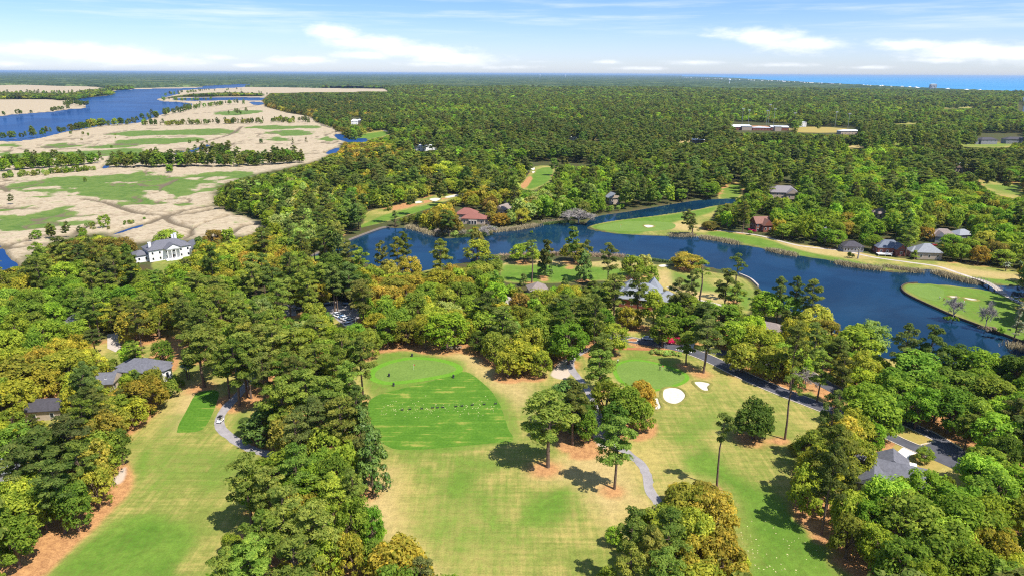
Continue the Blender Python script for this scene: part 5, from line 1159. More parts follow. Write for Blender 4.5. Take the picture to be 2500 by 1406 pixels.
house('corner_house', 'grey roofed house cut by the left edge below the pines', 6, 1160, 20, [(0, 0, 9, 9, 3, 'hip', 'x', 2.6)], M_GREYW, M_SLATE)
def dormers(root, ro):
    for u in (-5, -1.7, 1.6, 4.9):
        w_ = MB(); w_.box((u, -5.2, 6.3), (1.7, 2.6, 1.7), 0, 0); w_.box((u, -6.5, 6.25), (.95, .12, 1.25), 0, 1); w_.build('dormer', [M_WHITE, M_GLASS], ro)
        r = MB(); roof_solid(r, u, -5.0, 1.7, 3.0, 7.2, .8, 'gable', 'y', .2, .08); r.build('dormer_roof', M_SLATE, ro)
    p = MB(); p.box((3.5, -8.2, 1.6), (3.6, .5, 3.2)); p.build('entrance_porch', M_BRICK, root)
house('clubhouse', 'clubhouse with steep pale slate hip roof and a row of white dormers', 1565, 742, -14, [(0, 0, 20, 14, 4.2, 'hip', 'x', 6.2), (-6, 8, 9, 11, 4.1, 'hip', 'y', 5.2), (12, -1, 10, 9, 3.7, 'hip', 'x', 4.0), (5, 8, 8, 11, 4.2, 'hip', 'y', 6.8)], M_BRICK, M_SLATE, extra=dormers, cat='clubhouse')
house('pavilion', 'small brown hip roofed pavilion half hidden beside the lake fairway', 1312, 718, 10, [(0, 0, 9, 9, 3, 'hip', 'x', 3.2)], M_TANW, M_BROWNR, cat='pavilion')
house('pro_shop', 'long low brown roofed building under oaks near the lake', 1856, 812, -32, [(0, 0, 19, 7.5, 3.1, 'hip', 'x', 2.2)], M_TANW, M_BROWNR, cat='building')
def sw(root, ro):
    b = MB(); b.box((7.2, 8.6, 1.2), (3.2, 2, 2.4)); b.build('porch', M_TRIM, root)
    v = MB(); v.tube((-2, -1.5, 6), (-2, -1.5, 7.0), .12, .12, 8); v.build('vent_pipe', M_STEEL, ro)
house('driveway_house', 'grey roofed house beside the curved white driveway', 2148, 1172, -27, [(0, 0, 21, 10.5, 3.2, 'hip', 'x', 2.9), (2.5, 5.5, 7.5, 6, 3.0, 'gable', 'y', 2.6), (-2.2, -5.5, 7, 8, 3.2, 'gable', 'y', 2.7), (-4.5, 6.2, 4, 4, 2.9, 'hip', 'x', 1.4)], M_GREYW, M_SHINGLE, extra=sw)
def arb(root, ro):
    p = MB(); p.prism([(-3, -6.2), (3, -6.2), (3, -4.8), (-3, -4.8)], 0, 3.4); p.build('sun_room', M_TANW, root)
    for u in (-2, 0, 2):
        w_ = MB(); w_.box((u, -6.24, 1.8), (1.5, .14, 2.3), 0, 0); w_.box((u, -6.3, 1.8), (1.2, .14, 2.0), 0, 1); w_.build('window', [M_TRIM, M_GLASS], root)
house('lake_house', 'red tiled lakeside house with two hip roofs behind pale shrubs', 1158, 545, -8, [(0, 0, 17, 10, 4, 'hip', 'x', 3.2), (-7.5, 10, 15, 11, 5.2, 'hip', 'x', 3.8), (9, 2, 5, 7, 3.4, 'hip', 'x', 1.8)], M_TANW, M_REDR, extra=arb)
house('gabled_cottage', 'cream gabled house end peeping between golden oaks behind the red roof', 1228, 522, -30, [(0, 0, 9, 12, 4, 'gable', 'y', 3.2)], M_TANW, M_BROWNR)
house('wood_cottage', 'grey roof end just left of a dark evergreen on the lake bank', 1250, 507, 25, [(0, 0, 10, 8, 4, 'gable', 'x', 3)], M_GREYW, M_SLATE)
house('brick_house', 'red brick house with steep gables and tall white windows facing the lake', 1855, 562, 8, [(0, 0, 11, 9, 5.4, 'gable', 'x', 4.2), (1.8, -4.6, 6.4, 6, 4.6, 'gable', 'y', 4.0)], M_BRICK, simple('red_brown_shingles', (.24, .12, .09), .85, .3, 1.5, bump=.3), win=2.3)
def deck(root, ro):
    d = MB(); d.box((-4.5, -7, 1.2), (8, 4, .25))
    for u in (-8.2, -4.5, -.8): d.tube((u, -8.8, 0), (u, -8.8, 2.3), .1, .1, 5)
    d.box((-4.5, -8.8, 2.2), (8, .12, .12)); d.build('deck', M_TRIM, root)
house('lakeside_house', 'blue grey roofed brick house with a white deck above the lake lawn', 2165, 618, -6, [(0, 0, 15, 9.5, 4.2, 'hip', 'x', 4.0), (5, -4.6, 6, 6, 4.0, 'gable', 'y', 3.2)], M_BRICK, simple('blue_grey_shingles', (.14, .16, .20), .85, .3, 1.5, bump=.3), extra=deck)
house('hip_house', 'pale grey pyramid roofed house right of the blue grey lakeside house', 2258, 628, -8, [(0, 0, 14, 11, 4, 'hip', 'x', 4.4), (-6, 2, 6, 8, 3.4, 'hip', 'x', 2.4)], M_TANW, simple('pale_grey_shingles', (.24, .25, .27), .85, .25, 1.5, bump=.3))
house('brown_house', 'tan brown roofed house with front gables right of a round oak', 2297, 588, -14, [(0, 0, 15, 10, 4, 'hip', 'x', 4.0), (-3, -5, 6, 5, 4, 'gable', 'y', 3.2)], M_GREYW, M_BROWNR)
house('back_house', 'small grey blue roof deep in the trees, rightmost of the lake houses', 2345, 583, 12, [(0, 0, 12, 9, 3.4, 'hip', 'x', 3.0)], M_GREYW, M_SLATE)
house('large_house', 'large grey gabled house in the woods above the right lake arm', 1910, 482, -6, [(0, 0, 24, 12, 5, 'hip', 'x', 5.2), (6, -6, 10, 7, 4.6, 'gable', 'y', 4.2), (-9, 6, 10, 12, 5, 'gable', 'y', 4.6)], M_TANW, simple('warm_grey_shingles', (.22, .20, .21), .85, .25, 1.5, bump=.3))
house('upper_house', 'small brown roofed house high in the right hand oaks', 2146, 532, 20, [(0, 0, 11, 9, 4, 'hip', 'x', 3.6)], M_TANW, M_BROWNR)
house('porch_house', 'dark porched house in the shade left of the dead snag', 2076, 612, -4, [(0, 0, 12, 9, 3.4, 'hip', 'x', 2.6)], M_GREYW, M_DARKR, win=1.9)
house('bank_house', 'pale gabled house between trees on the far lake bank', 1496, 497, 20, [(0, 0, 10, 8, 5, 'gable', 'y', 4)], M_TANW, M_SLATE)
house('mid_house', 'pale grey roof among trees above the tan lake verge', 2018, 585, 25, [(0, 0, 14, 10, 4.5, 'hip', 'x', 4)], M_TANW, M_SLATE)
house('red_roof_house', 'dull red roof corner deep between right hand leafy trees', 2372, 996, 35, [(0, 0, 11, 8, 3.2, 'gable', 'x', 2.4)], M_BRICK, M_REDR)
house('woodland_house', 'small grey house hidden in leafy trees at far left', 186, 800, 15, [(0, 0, 8, 7, 3, 'gable', 'y', 2.2)], M_WHITE, M_SHINGLE)
house('white_outbuilding', 'small white outbuilding between oaks left of the clubhouse', 1244, 752, 20, [(0, 0, 6, 5, 3, 'gable', 'y', 1.6)], M_WHITE, M_PALE)
# far houses
for px, py, w_, d_, h_, rz, wl, rf, lb in ((866,304,14,9,7,10,M_WHITE,M_WHITE,'tall white house beyond the marsh creek mouth'), (878,300,10,8,5,-15,M_TANW,M_METALW,'lower pale house right of the tall white one'), (1022,368,26,12,6,-12,M_WHITE,M_METALW,'white roofed house in the middle of the near woods'), (1055,366,12,8,5,10,M_WHITE,M_WHITE,'small white gable right of the white roofed woodland house'),
        (1395,345,18,10,6,5,M_WHITE,M_WHITE,'white house glint deep in the middle woods'), (1703,350,24,10,5,-5,M_TANW,M_METALW,'pale low roof in the woods left of the school'), (2352,420,42,12,5,-4,M_TANW,M_DWOOD,'long dark roofed building in the right hand woods'), (2338,413,14,9,5,8,M_WHITE,M_METALW,'small pale roof left of the long dark roofed building'),
        (2406,352,28,14,7,6,M_GREYW,M_DARKR,'dark roofed villa left of the two beyond the far lawn'), (2476,351,34,15,7,-6,M_GREYW,M_DARKR,'broad dark villa at the end of the far lawn'), (2370,352,18,11,6,0,M_GREYW,M_DARKR,'smallest dark villa beyond the far right lawn'), (2070,262,30,14,8,20,M_WHITE,M_METALW,'lone white roof far away in the right woods'), (1815,275,34,14,7,5,M_TANW,M_METALW,'pale roof in the woods above the school'), (1530,545,.1,.1,.1,0,None,None,None)):
    if lb: house('far_house', lb, px, py, rz, [(0, 0, w_, d_, h_, 'hip', 'x', h_*.5)], wl, rf, win=6.5, group='houses in the far woods')
# the school and its sports ground
def sch(root, ro):
    for cx, cy, w_, h_ in ((-34, -12, 22, 9), (34, -20, 14, 10)):
        b = MB(); b.box((cx, cy, h_/2), (w_, 16, h_)); b.build('brick_block', M_TANW, root)
        t = MB(); t.box((cx, cy, h_+.4), (w_+1, 17, .8)); t.build('flat_roof', M_METALW, root)
    o = MB(); o.box((-6, 10, 7.6), (52, 26, .7)); o.build('orange_canopy', simple('orange_roof', (.50, .23, .09), .7, .2, .1), root)
house('school', 'sprawling brick school with white metal roofs in the distant woods', 1855, 318, -6, [(-45, 8, 44, 40, 7, 'gable', 'x', 4), (0, 6, 40, 44, 6.4, 'hip', 'x', 1.6), (44, 8, 40, 26, 7.0, 'gable', 'x', 2.6)], M_BRICK, M_METALW, win=6, extra=sch, cat='school')
for q in COL.objects:
    if q.name == 'school': q.scale = (.85, .85, .85)
house('press_box', 'white press box at the edge of the distant sports ground', 1957, 310, 0, [(0, 0, 16, 8, 9, 'hip', 'x', 1)], M_WHITE, M_METALW, cat='building', win=5)
house('field_house', 'low tan building right of the distant sports ground', 2075, 328, 4, [(0, 0, 44, 16, 6, 'hip', 'x', 2)], M_TANW, M_METALW, cat='building', win=6)
sheet('sports_ground', [(1915,314),(1985,310),(2060,314),(2095,322),(2000,325),(1930,322)], .02, M_DRYG, sm=2)
def lamp_mast(px, py, h, lab):
    x, y = P(px, py); h *= .8; root = empty('floodlight_mast', (x, y, 0)); tag(root, lab, 'floodlight', 'floodlight masts round the sports ground')
    p = MB(); p.tube((0, 0, 0), (0, 0, h), .42, .22, 8); p.build('pole', M_STEEL, root)
    c = MB(); c.box((0, 0, h), (5, .3, .3)); c.box((0, 0, h-1.2), (5, .3, .3)); c.build('crossarm', M_STEEL, root)
    l = MB()
    for u in (-2.8, -1.4, 0, 1.4, 2.8): l.box((u*.8, -.4, h+.3), (.7, .5, .7)); l.box((u*.8, -.4, h-1.0), (.7, .5, .7))
    l.build('lamp_bank', simple('lamp_housing', (.6, .62, .64), .4, .1), root)
nm = ('leftmost', 'second from left', 'third from left', 'fourth from left, tallest', 'fifth from left', 'sixth from left', 'seventh from left', 'rightmost')
for i, (px, py, h) in enumerate(((1811,304,42), (1826,306,40), (1870,308,40), (1875,306,54), (1888,307,44), (1937,310,36), (2038,312,40), (2069,318,40))):
    lamp_mast(px, py, h, f'grey floodlight mast by the distant school, {nm[i]}')
def water_tower(px, py, h, r_, lab, kind):
    x, y = P(px, py); root = empty('water_tower', (x, y, 0)); tag(root, lab, 'water tower', 'water towers')
    s = MB()
    if kind == 'ped': s.tube((0, 0, 0), (0, 0, h*.7), r_*.55, r_*.42, 14)
    else:
        s.tube((0, 0, 0), (0, 0, h*.7), r_*.3, r_*.3, 10)
    s.build('stem', M_METALW, root)
    prof = [(.4, .66), (.85, .72), (1, .8), (1, .9), (.8, .97), (.3, 1.0), (.02, 1.005)]; n = 20
    V = [(r_*a*math.cos(2*PI*k/n), r_*a*math.sin(2*PI*k/n), h*b) for a, b in prof for k in range(n)]
    F = [[j*n+k, j*n+(k+1) % n, (j+1)*n+(k+1) % n, (j+1)*n+k] for j in range(len(prof)-1) for k in range(n)]
    mesh_np('tank', V, F, M_METALW, root, smooth=True)
water_tower(2499, 282, 52, 10, 'broad white water tower at the right edge', 'ped')
water_tower(1780, 207.5, 60, 11, 'tiny white water tower below the ocean horizon', 'stem')
water_tower(1380, 190.8, 75, 16, 'right one of two specks of water towers on the wooded horizon', 'stem'); water_tower(1318, 191, 75, 16, 'left one of two specks of water towers on the wooded horizon', 'stem')
# beach houses along the shore
proto = None; r = np.random.default_rng(8)
shore = PP([(1640,191.2),(1720,193.6),(1820,197.8),(1900,201.2),(2000,207.3),(2100,211.4),(2200,217),(2300,221.4),(2400,226.4),(2500,230.6)])
sh = np.hypot(*np.diff(shore, axis=0).T); scs = np.concatenate([[0], np.cumsum(sh)])
M_BEACH = [simple('beach_wall_pale', (.72, .70, .66), .8, .15, .02), simple('beach_wall_grey', (.38, .40, .44), .8, .2, .02), M_GLASS]
bms = []
for v in range(4):
    mb = MB(); w_, d_, h_ = ((16, 14, 12), (24, 16, 14), (13, 13, 11), (40, 18, 17))[v]
    mb.box((0, 0, h_/2), (w_, d_, h_), 0, v % 2); roof_solid(mb, 0, 0, w_, d_, h_, 4 if v < 3 else 1, 'hip', 'x', .8)
    for st in range(2 if v < 3 else 4):
        for u in np.linspace(-w_*.38, w_*.38, 4): mb.box((u, -d_/2-.05, 3+st*4), (w_*.12, .2, 2.2), 0, 2)
    me = bpy.data.meshes.new('beach_house'); me.from_pydata(mb.v, [], mb.f); me.update()
    for m_ in M_BEACH: me.materials.append(m_)
    me.polygons.foreach_set('material_index', np.array(mb.m, np.int32)); bms.append(me)
for i in range(110):
    t = (.10 + .90*(i+r.uniform(0, .8))/110)**1.0*scs[-1]
    px_ = 0; j = min(max(int(np.searchsorted(scs, t, 'right')-1), 0), len(sh)-1); q = shore[j] + (shore[j+1]-shore[j])*(t-scs[j])/sh[j]
    # denser towards the near end, as the row recedes
    if r.random() < .15: continue
    o = bpy.data.objects.new('beach_house', bms[int(r.choice([0, 1, 2, 0, 1, 3], p=[.25, .2, .25, .1, .12, .08]))]); COL.objects.link(o)
    o.location = (q[0] - abs(r.normal())*60, q[1] - abs(r.normal())*120, 3); o.rotation_euler = (0, 0, r.uniform(-.5, .5))
    tag(o, 'tiny pale beach building in the row along the far ocean shore', 'beach house', 'beach buildings along the far shore')
o = bpy.data.objects.new('beach_tower', bms[3]); COL.objects.link(o); q = P(2276, 222); o.location = (q[0], q[1], 0); o.scale = (1.1, 1.1, 2.6)
tag(o, 'tallest grey block standing up from the far beach row', 'apartment block')

# ------------------------------------------------------------------ bridge, walls
a, b = np.array(P(2381, 680.5)), np.array(P(2450, 718)); d = b-a; Lb = float(np.hypot(*d)); rz = math.atan2(d[1], d[0])
root = empty('cart_bridge', (a[0], a[1], 0), rz); tag(root, 'long grey timber cart bridge across the narrow lake arm', 'bridge')
dk = MB()
N = 10
for i in range(N):
    u0, u1 = Lb*i/N, Lb*(i+1)/N; z0, z1 = .35+1.1*math.sin(PI*i/N), .35+1.1*math.sin(PI*(i+1)/N)
    dk.add([(u, s*1.7, z+h) for u, z in ((u0, z0), (u1, z1)) for h in (-.3, 0) for s in (-1, 1)], [[0, 1, 5, 4], [2, 6, 7, 3], [0, 4, 6, 2], [1, 3, 7, 5], [0, 2, 3, 1], [4, 5, 7, 6]])
dk.build('deck', M_PALE, root)
for s in (-1, 1):
    rl = MB()
    for i in range(N):
        u0, u1 = Lb*i/N, Lb*(i+1)/N; z0, z1 = .35+1.1*math.sin(PI*i/N), .35+1.1*math.sin(PI*(i+1)/N)
        for hh_ in (.55, 1.05): rl.tube((u0, s*1.62, z0+hh_), (u1, s*1.62, z1+hh_), .06, .06, 4)
        rl.tube((u0, s*1.62, z0), (u0, s*1.62, z0+1.1), .08, .08, 4)
    rl.build('railing', M_WOOD, root)
for i in range(2, N-1, 2):
    p = MB()
    for s in (-1, 1): p.tube((Lb*i/N, s*1.4, -2.2), (Lb*i/N, s*1.4, .1+1.1*math.sin(PI*i/N)), .2, .2, 6)
    p.box((Lb*i/N, 0, -.05+1.0*math.sin(PI*i/N)), (.3, 3.2, .3)); p.build('pier', M_DWOOD, root)
def wall_line(name, px, label, cat, mat, z0=-1.5, z1=.32, w=.4, ks=5):
    L = smooth_poly(PP(px), ks, False); mb = MB()
    for p, q in zip(L[:-1], L[1:]):
        l = float(np.hypot(*(q-p))); mb.box(((p[0]+q[0])/2, (p[1]+q[1])/2, (z0+z1)/2), (l+.1, w, z1-z0), math.atan2(q[1]-p[1], q[0]-p[0]))
    tag(mb.build(name, mat), label, cat)
wall_line('bulkhead', [(756,625),(800,607),(850,586),(930,556.5),(952,556)], 'weathered timber bulkhead holding the western lake bank', 'retaining wall', M_WOOD)
wall_line('bulkhead', [(2240,690),(2214,692),(2201,700),(2207,712),(2230,726),(2280,749),(2330,771),(2370,786),(2410,801),(2460,819),(2510,838)], 'dark timber bulkhead along the island green', 'retaining wall', M_DWOOD)
wall_line('stone_edging', [(1805,669),(1832,681),(1851,698)], 'pale stone edging on the near lake bend', 'retaining wall', M_PALE, z1=.5, w=.9)

# ------------------------------------------------------------------ reeds along the lake
def reeds(name, lines, n, h0, h1, mat, spread):
    mb = MB(); r = np.random.default_rng(12)
    for px in lines:
        L = smooth_poly(PP(px), 5, False); sg = np.hypot(*np.diff(L, axis=0).T); cs = np.concatenate([[0], np.cumsum(sg)])
        for i in range(int(n*cs[-1])):
            t = r.uniform(0, cs[-1]); j = min(int(np.searchsorted(cs, t, 'right')-1), len(sg)-1); q = L[j]+(L[j+1]-L[j])*(t-cs[j])/sg[j]
            x, y = q + r.normal(size=2)*spread; h = r.uniform(h0, h1); a = r.uniform(0, PI); w_ = r.uniform(.05, .13); lx, ly = r.normal(size=2)*.7
            c, s = math.cos(a)*w_, math.sin(a)*w_
            mb.add([(x-c, y-s, -.8), (x+c, y+s, -.8), (x+c*.5+lx, y+s*.5+ly, h), (x-c*.5+lx, y-s*.5+ly, h)], [[0, 1, 2, 3]])
    tag(mb.build(name, mat), kind='stuff')
reeds('reeds', [[(2045,640),(2085,648),(2150,656)], [(2160,650),(2200,658),(2245,661)], [(1715,579),(1760,586),(1800,594)], [(2285,664),(2340,680),(2385,690)], [(2470,842),(2500,850)], [(1880,610),(1940,622)], [(1640,574),(1690,575)],
      [(1000,553),(1035,563),(1065,572)], [(1200,564),(1260,558),(1310,550)], [(1330,541),(1385,539)]], 130, .4, 1.5, simple('dry_reed', (.42, .35, .20), .95, .3, .5), 1.7)
reeds('green_reeds', [[(1330,547),(1385,541),(1400,545)], [(1105,578),(1195,573)], [(1590,634),(1640,640),(1700,646)], [(1215,629),(1270,625)]], 70, .3, 1.0, simple('green_reed', (.13, .20, .05), .95, .4, .5), 1.0)
reeds('bank_reeds', [[(1215,628),(1268,624),(1360,621),(1470,625),(1520,626)]], 110, .4, 1.6, simple('tawny_reed', (.45, .34, .21), .95, .3, .5), 1.5)

# ------------------------------------------------------------------ vehicles
M_TYRE = simple('tyre_rubber', (.02, .02, .02), .9, .2); M_RIM = simple('wheel_rim', (.5, .5, .52), .35, .1, metal=.8)
M_CGLASS = simple('car_glass', (.03, .045, .07), .08, .2, spec=.8); M_LAMPW = simple('headlight_glass', (.7, .72, .75), .2, .05); M_LAMPR = simple('tail_light_glass', (.35, .02, .02), .3, .1)
def paint(n, c): return simple(n, c, .28, .04, .5, spec=.6, coat=.6)
PAINTS = dict(white=paint('white_paint', (.78, .79, .80)), silver=paint('silver_paint', (.5, .53, .57)), blue=paint('blue_paint', (.14, .24, .42)), black=paint('black_paint', (.02, .02, .025)), red=paint('red_paint', (.3, .02, .02)), grey=paint('grey_paint', (.2, .21, .23)))
def car_mesh(col, suv=False):
    root = empty('parked_car', (0, 0, 0)); H = .2 if suv else 0
    def sec(prof, hw):      # loft: list of (x, z_low, z_high), half width narrowing upwards
        return prof
    body = MB(); prof = [(-2.25, .45, .75), (-2.1, .32, .95+H), (-1.2, .28, 1.0+H), (0, .28, .98+H), (1.0, .28, .95+H), (1.9, .3, .82+H), (2.25, .4, .62)]
    V = []; F = []
    for x, a, b_ in prof: V += [(x, -.82, a), (x, -.9, (a+b_)/2), (x, -.8, b_), (x, .8, b_), (x, .9, (a+b_)/2), (x, .82, a)]
    for i in range(len(prof)-1):
        for k in range(6): F.append([i*6+k, i*6+(k+1) % 6, (i+1)*6+(k+1) % 6, (i+1)*6+k])
    F += [list(range(6)), [len(V)-6+k for k in range(6)][::-1]]
    body.add(V, F)
    rt = 1.45 + H*1.3
    body.add([(-1.35, -.62, rt-.03), (.45, -.62, rt-.03), (.45, .62, rt-.03), (-1.35, .62, rt-.03), (-1.25, -.55, rt+.03), (.35, -.55, rt+.03), (.35, .55, rt+.03), (-1.25, .55, rt+.03)], [[3, 2, 1, 0], [4, 5, 6, 7], [0, 1, 5, 4], [1, 2, 6, 5], [2, 3, 7, 6], [3, 0, 4, 7]])
    body.build('body', PAINTS[col], root)
    g = MB(); z0, z1 = .93+H, rt-.02; xb = -2.05 if suv else -1.85
    g.add([(xb, -.74, z0), (1.15, -.74, z0), (1.15, .74, z0), (xb, .74, z0), (-1.32, -.6, z1), (.42, -.6, z1), (.42, .6, z1), (-1.32, .6, z1)], [[0, 1, 5, 4], [1, 2, 6, 5], [2, 3, 7, 6], [3, 0, 4, 7], [4, 5, 6, 7]]); g.build('windows', M_CGLASS, root)
    for x in (-1.4, 1.4):
        for s in (-1, 1):
            w_ = MB(); w_.tube((x, s*.72, .33), (x, s*.92, .33), .33, .33, 14); wo_ = w_.build('wheel', M_TYRE, root)
            q = MB(); q.tube((x, s*.90, .33), (x, s*.935, .33), .2, .2, 10); q.build('rim', M_RIM, wo_)
    for s in (-1, 1):
        h = MB(); h.box((2.14, s*.6, .68), (.16, .36, .14)); h.build('headlight', M_LAMPW, root)
        t_ = MB(); t_.box((-2.2, s*.62, .78), (.1, .3, .16)); t_.build('tail_light', M_LAMPR, root)
    return root
def place_car(col, px, py, ang_, label, suv=False):
    c = car_mesh(col, suv); x, y = P(px, py); c.location = (x, y, .045); c.rotation_euler = (0, 0, math.radians(ang_)); tag(c, label, 'car', 'cars of the course'); return c
place_car('white', 823, 770, 55, 'white car parked first in the row beside two pine stems', True); place_car('white', 830, 773, 55, 'white car parked second in the row by the pine stems')
place_car('blue', 837, 776, 55, 'blue car in the middle of the parked row'); place_car('white', 843, 779, 55, 'white car just right of the blue one in the parked row', True)
place_car('silver', 849, 782, 55, 'silver car near the right end of the parked row'); place_car('white', 856, 785, 55, 'white car last in the parked row beside a pine crown'); place_car('white', 851, 795, 40, 'white car standing apart below the parked row', True)
place_car('black', 801, 745, 20, 'dark car in the shade behind the pine stems', True); place_car('black', 846, 744, 10, 'dark car at the top of the car park'); place_car('grey', 728, 756, 30, 'dark grey car by the small left car park')
place_car('silver', 1581, 829, -14, 'silver car driving on the entrance road'); place_car('red', 2279, 601, 0, 'dark red car outside the brown roofed house', True)
def golf_cart(px, py, ang_, label, col='white', z=.04):
    x, y = P(px, py); root = empty('golf_cart', (x, y, z), math.radians(ang_)); tag(root, label, 'golf cart', 'golf carts')
    b = MB(); b.box((0, 0, .42), (2.3, 1.15, .22)); V = [(1.15, -.55, .5), (1.15, .55, .5), (.62, .58, .95), (.62, -.58, .95), (.5, -.58, .5), (.5, .58, .5)]
    b.add(V, [[0, 1, 2, 3], [3, 2, 5, 4], [0, 3, 4], [1, 5, 2]]); b.box((-.85, 0, .66), (.7, 1.05, .35)); b.build('body', PAINTS[col], root)
    s = MB(); s.box((-.25, 0, .72), (.55, 1.05, .18)); s.box((-.55, 0, 1.0), (.14, 1.05, .5)); s.build('seat', simple('seat_vinyl', (.45, .40, .32), .6, .1), root)
    p = MB()
    for u, v_ in ((.6, -.52), (.6, .52), (-.75, -.52), (-.75, .52)): p.tube((u, v_, .6), (u*.8, v_*.95, 1.82), .03, .03, 5)
    p.build('roof_post', PAINTS['black'], root)
    r_ = MB(); r_.prism([(-.95, -.6), (.7, -.6), (.8, -.45), (.8, .45), (.7, .6), (-.95, .6)], 1.82, 1.9); r_.build('roof', PAINTS['black'] if col == 'white' else PAINTS['white'], root)
    for u in (-.75, .75):
        for v_ in (-1, 1):
            w_ = MB(); w_.tube((u, v_*.46, .24), (u, v_*.62, .24), .24, .24, 12); w_.build('wheel', M_TYRE, root)
    k = MB(); k.tube((.5, .28, .95), (.3, .28, 1.12), .02, .02, 5); k.tube((.3, .28, 1.12), (.28, .28, 1.14), .18, .18, 10); k.build('steering_wheel', PAINTS['black'], root)
golf_cart(538, 1030, -100, 'white golf cart with dark roof on the left cart path', z=.045); golf_cart(1511, 850, 170, 'black golf cart in the shade by the straw path', 'black'); golf_cart(2479, 734, -40, 'white golf cart nearer the bridge', z=.045); golf_cart(2491, 740, -40, 'white golf cart farther from the bridge', z=.045)

# ------------------------------------------------------------------ people
M_SKIN = simple('skin', (.45, .27, .19), .6, .1); M_HAIR = simple('hair', (.06, .04, .03), .8, .2)
def skinned(name, pts, edges, mat, parent):
    me = bpy.data.meshes.new(name); me.from_pydata([p[:3] for p in pts], edges, []); me.update(); o = bpy.data.objects.new(name, me); COL.objects.link(o); me.materials.append(mat)
    o.modifiers.new('skin', 'SKIN'); sv = me.skin_vertices[0].data
    for i, p in enumerate(pts): sv[i].radius = (p[3], p[4] if len(p) > 4 else p[3]); sv[i].use_root = (i == 0)
    m_ = o.modifiers.new('sub', 'SUBSURF'); m_.levels = 1; m_.render_levels = 2
    o.parent = parent; return o
def person(px, py, face, label, shirt, legs, arm=0.0, z=.03, bend=0.0):
    x, y = P(px, py); root = empty('person', (x, y, z), math.radians(face)); tag(root, label, 'person', 'golfers on the greens')
    f = bend
    J = [(0, 0, .95, .13, .10), (0, f*.4, 1.2, .13, .10), (0, f*.9, 1.42, .15, .10), (0, f*1.1, 1.53, .06), (0, f*1.25, 1.63, .085, .095), (0, f*1.35, 1.74, .06),
         (-.19, f*.9, 1.40, .06), (-.26, f+.10, 1.12, .042), (-.20-arm*.2, f+.25+arm*.2, .92+arm, .035), (.19, f*.9, 1.40, .06), (.26, f+.1, 1.12, .042), (.20, f+.25, .92, .035),
         (-.10, 0, .86, .095), (-.12, .04, .48, .062), (-.13, 0, .09, .045), (-.14, .13, .04, .04), (.10, 0, .86, .095), (.12, .04, .48, .062), (.13, 0, .09, .045), (.14, .13, .04, .04)]
    E = [(0, 1), (1, 2), (2, 3), (3, 4), (4, 5), (2, 6), (6, 7), (7, 8), (2, 9), (9, 10), (10, 11), (0, 12), (12, 13), (13, 14), (14, 15), (0, 16), (16, 17), (17, 18), (18, 19)]
    skinned('body', J, E, M_SKIN, root)
    up = lambda k, r: (J[k][0], J[k][1], J[k][2], r)
    skinned('shirt', [up(1, .155), up(2, .17), (J[0][0], J[0][1], .98, .155), up(6, .082), (J[7][0]*.9, J[7][1], 1.2, .06), up(9, .082), (J[10][0]*.9, J[10][1], 1.2, .06)], [(0, 1), (0, 2), (1, 3), (3, 4), (1, 5), (5, 6)], shirt, root)
    skinned('trousers', [up(0, .145), up(12, .112), up(13, .082), (J[14][0], J[14][1], .14, .07), up(16, .112), up(17, .082), (J[18][0], J[18][1], .14, .07)], [(0, 1), (1, 2), (2, 3), (0, 4), (4, 5), (5, 6)], legs, root)
    skinned('hair', [(J[4][0], J[4][1]-.03, J[4][2]+.07, .095), (J[4][0], J[4][1]-.01, J[4][2]+.10, .08)], [(0, 1)], M_HAIR, root)
C_W = simple('white_cotton', (.75, .75, .74), .9, .08); C_N = simple('navy_cotton', (.03, .04, .09), .9, .1); C_R = simple('red_cotton', (.5, .05, .04), .9, .1); C_K = simple('khaki_cotton', (.42, .34, .22), .9, .1); C_D = simple('dark_cotton', (.03, .03, .035), .9, .1)
person(1511, 866, 20, 'person in white shirt and khaki trousers standing above the green', C_W, C_K); person(1508, 886, 200, 'person in white shirt and dark trousers on the edge of the green', C_W, C_D, .1)
person(1611, 903, 150, 'person in dark clothes bending over the ball on the green', C_D, C_D, 0, .03, .22); person(2294, 731, 60, 'person in white shirt stooping on the island green', C_W, C_N, 0, .03, .2); person(2304, 735, 120, 'person in red shirt on the island green', C_R, C_D); person(2353, 740, 0, 'person in white shirt and white trousers standing below the island bunkers', C_W, C_W)
def flagstick(px, py, label):
    x, y = P(px, py); root = empty('flagstick', (x, y, .03)); tag(root, label, 'flagstick', 'flagsticks')
    p = MB(); p.tube((0, 0, 0), (0, 0, 2.2), .035, .03, 6); p.build('pole', M_TRIM, root)
    f = MB(); f.add([(0, 0, 2.15), (.5, .05, 2.05), (.52, .0, 1.75), (0, 0, 1.7), (0, .02, 2.15), (.5, .07, 2.05), (.52, .02, 1.75), (0, .02, 1.7)], [[0, 1, 2, 3], [7, 6, 5, 4], [0, 4, 5, 1], [1, 5, 6, 2], [2, 6, 7, 3]]); f.build('flag', C_R, root)
flagstick(1616, 905, 'flagstick with small flag on the green by the road'); flagstick(1010, 902, 'thin flagstick in the middle of the practice green'); flagstick(2352, 742, 'white flagstick on the lower island green'); flagstick(1515, 556, 'distant flagstick on the peninsula green')
def bin_(px, py, label):
    x, y = P(px, py); root = empty('litter_bin', (x, y, .03)); tag(root, label, 'bin', 'bins by the practice green')
    b = MB(); b.tube((0, 0, 0), (0, 0, 1.05), .34, .38, 12); b.build('drum', C_D, root); l = MB(); l.tube((0, 0, 1.05), (0, 0, 1.25), .4, .2, 12); l.build('lid', C_D, root); q = MB(); q.tube((0, 0, .3), (0, 0, .36), .375, .375, 12); q.build('band', M_STEEL, root)
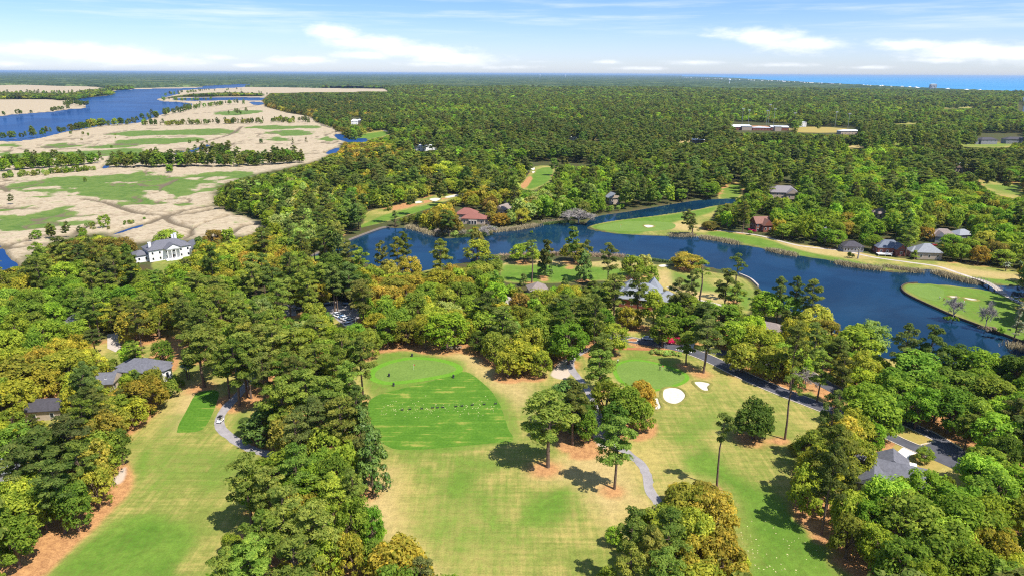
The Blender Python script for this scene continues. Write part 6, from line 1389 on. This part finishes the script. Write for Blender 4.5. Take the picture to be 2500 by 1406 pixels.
bin_(1006, 870, 'black litter bin above the practice green'); bin_(950, 919, 'black bin on the left end of the practice green'); bin_(1107, 922, 'black bin at the right corner of the teeing ground'); bin_(961, 942, 'black bin below the practice green collar')
TS = [(982,1001),(1001,999.5),(1030,998),(1056,996),(1068,995.5),(1081,995),(1113,992.5),(1128,991.5),(1153,989),(1182,987.5),(1210,986)]
for i, (px, py) in enumerate(TS):
    x, y = P(px, py); root = empty('bag_stand', (x, y, .02), .2); tag(root, f'dark golf bag stand on the teeing ground, {["leftmost", "second from left", "third from left", "fourth from left", "fifth from left", "middle one", "fifth from right", "fourth from right", "third from right", "second from right", "rightmost"][i]} of the row', 'bag stand', 'bag stands on the teeing ground')
    f = MB()
    for s in (-.4, .4): f.tube((s, -.3, 0), (s, 0, .95), .03, .03, 5); f.tube((s, .3, 0), (s, 0, .95), .03, .03, 5)
    f.tube((-.45, 0, .93), (.45, 0, .93), .035, .035, 5); f.build('frame', C_D, root)
    b = MB(); b.prism([(-.34, -.16), (.34, -.16), (.34, .16), (-.34, .16)], .06, .36); b.build('ball_tray', C_D, root)
# palms
def palm(px, py, h, label, tint):
    x, y = P(px, py); root = empty('palm_tree', (x, y, 0), random.uniform(0, 6)); tag(root, label, 'palm', 'palms')
    t = MB(); 
    for k in range(4): t.tube((0, 0, h*.75*k/4-.1), (0, 0, h*.75*(k+1)/4), .28, .25, 8)
    t.build('trunk', M_BARK, root)
    c = MB(); r = np.random.default_rng(int(px))
    for k in range(46):
        a = r.uniform(0, 2*PI); e = r.uniform(-.2, 1.25); L = r.uniform(1.8, 2.5); p = Vector((0, 0, h*.75)); d = Vector((math.cos(a)*math.cos(e), math.sin(a)*math.cos(e), math.sin(e))); sd2 = Vector((-math.sin(a), math.cos(a), 0))
        for s in range(5):
            q = p + d*L/5; w0, w1 = (.1, .3, .34, .28, .16)[s], (.3, .34, .28, .16, .02)[s]
            c.add([p-sd2*w0, p+sd2*w0, q+sd2*w1, q-sd2*w1], [[0, 1, 2, 3]]); p = q; d = (d + Vector((0, 0, -.24))).normalized()
    c.build('crown', simple('palm_frond_'+tint, (.33, .36, .24) if tint == 'pale' else (.12, .17, .05), .7, .35, 2), root)
palm(458, 926, 7, 'pale silvery palm beside the pine at the left fairway', 'pale'); palm(2490, 664, 6, 'green palm at the right edge above the lake arm', 'green'); palm(2455, 662, 5, 'paler palm left of the right edge palm', 'pale')
# dead snag on the far bank
x, y = P(2094, 632); root = empty('dead_snag', (x, y, 0)); tag(root, 'bare whitish dead tree snag with two stub arms on the lake lawn', 'dead tree')
t = MB(); t.tube((0, 0, 0), (.2, 0, 5.2), .5, .35, 8); t.build('trunk', M_GREYBARK, root)
b = MB(); b.tube((.2, 0, 5), (-1.6, 0, 7.2), .28, .12, 6); b.tube((.2, 0, 5), (1.3, 0, 8.2), .3, .1, 6); b.tube((-.8, 0, 6.3), (-2.4, .2, 6.2), .12, .04, 5); b.build('limb', M_GREYBARK, root)

# ------------------------------------------------------------------ the air
m, nt, out = newmat('air')
v = nd(nt, 'ShaderNodeVolumePrincipled', {'Color': (.5, .72, 1.0, 1), 'Density': 2.5e-5, 'Anisotropy': .2})
nt.links.new(v.outputs[0], out.inputs['Volume'])
hz = MB(); hz.box((0, 60000, 63), (240000, 130000, 134)); o = hz.build('haze', m); tag(o, kind='stuff')
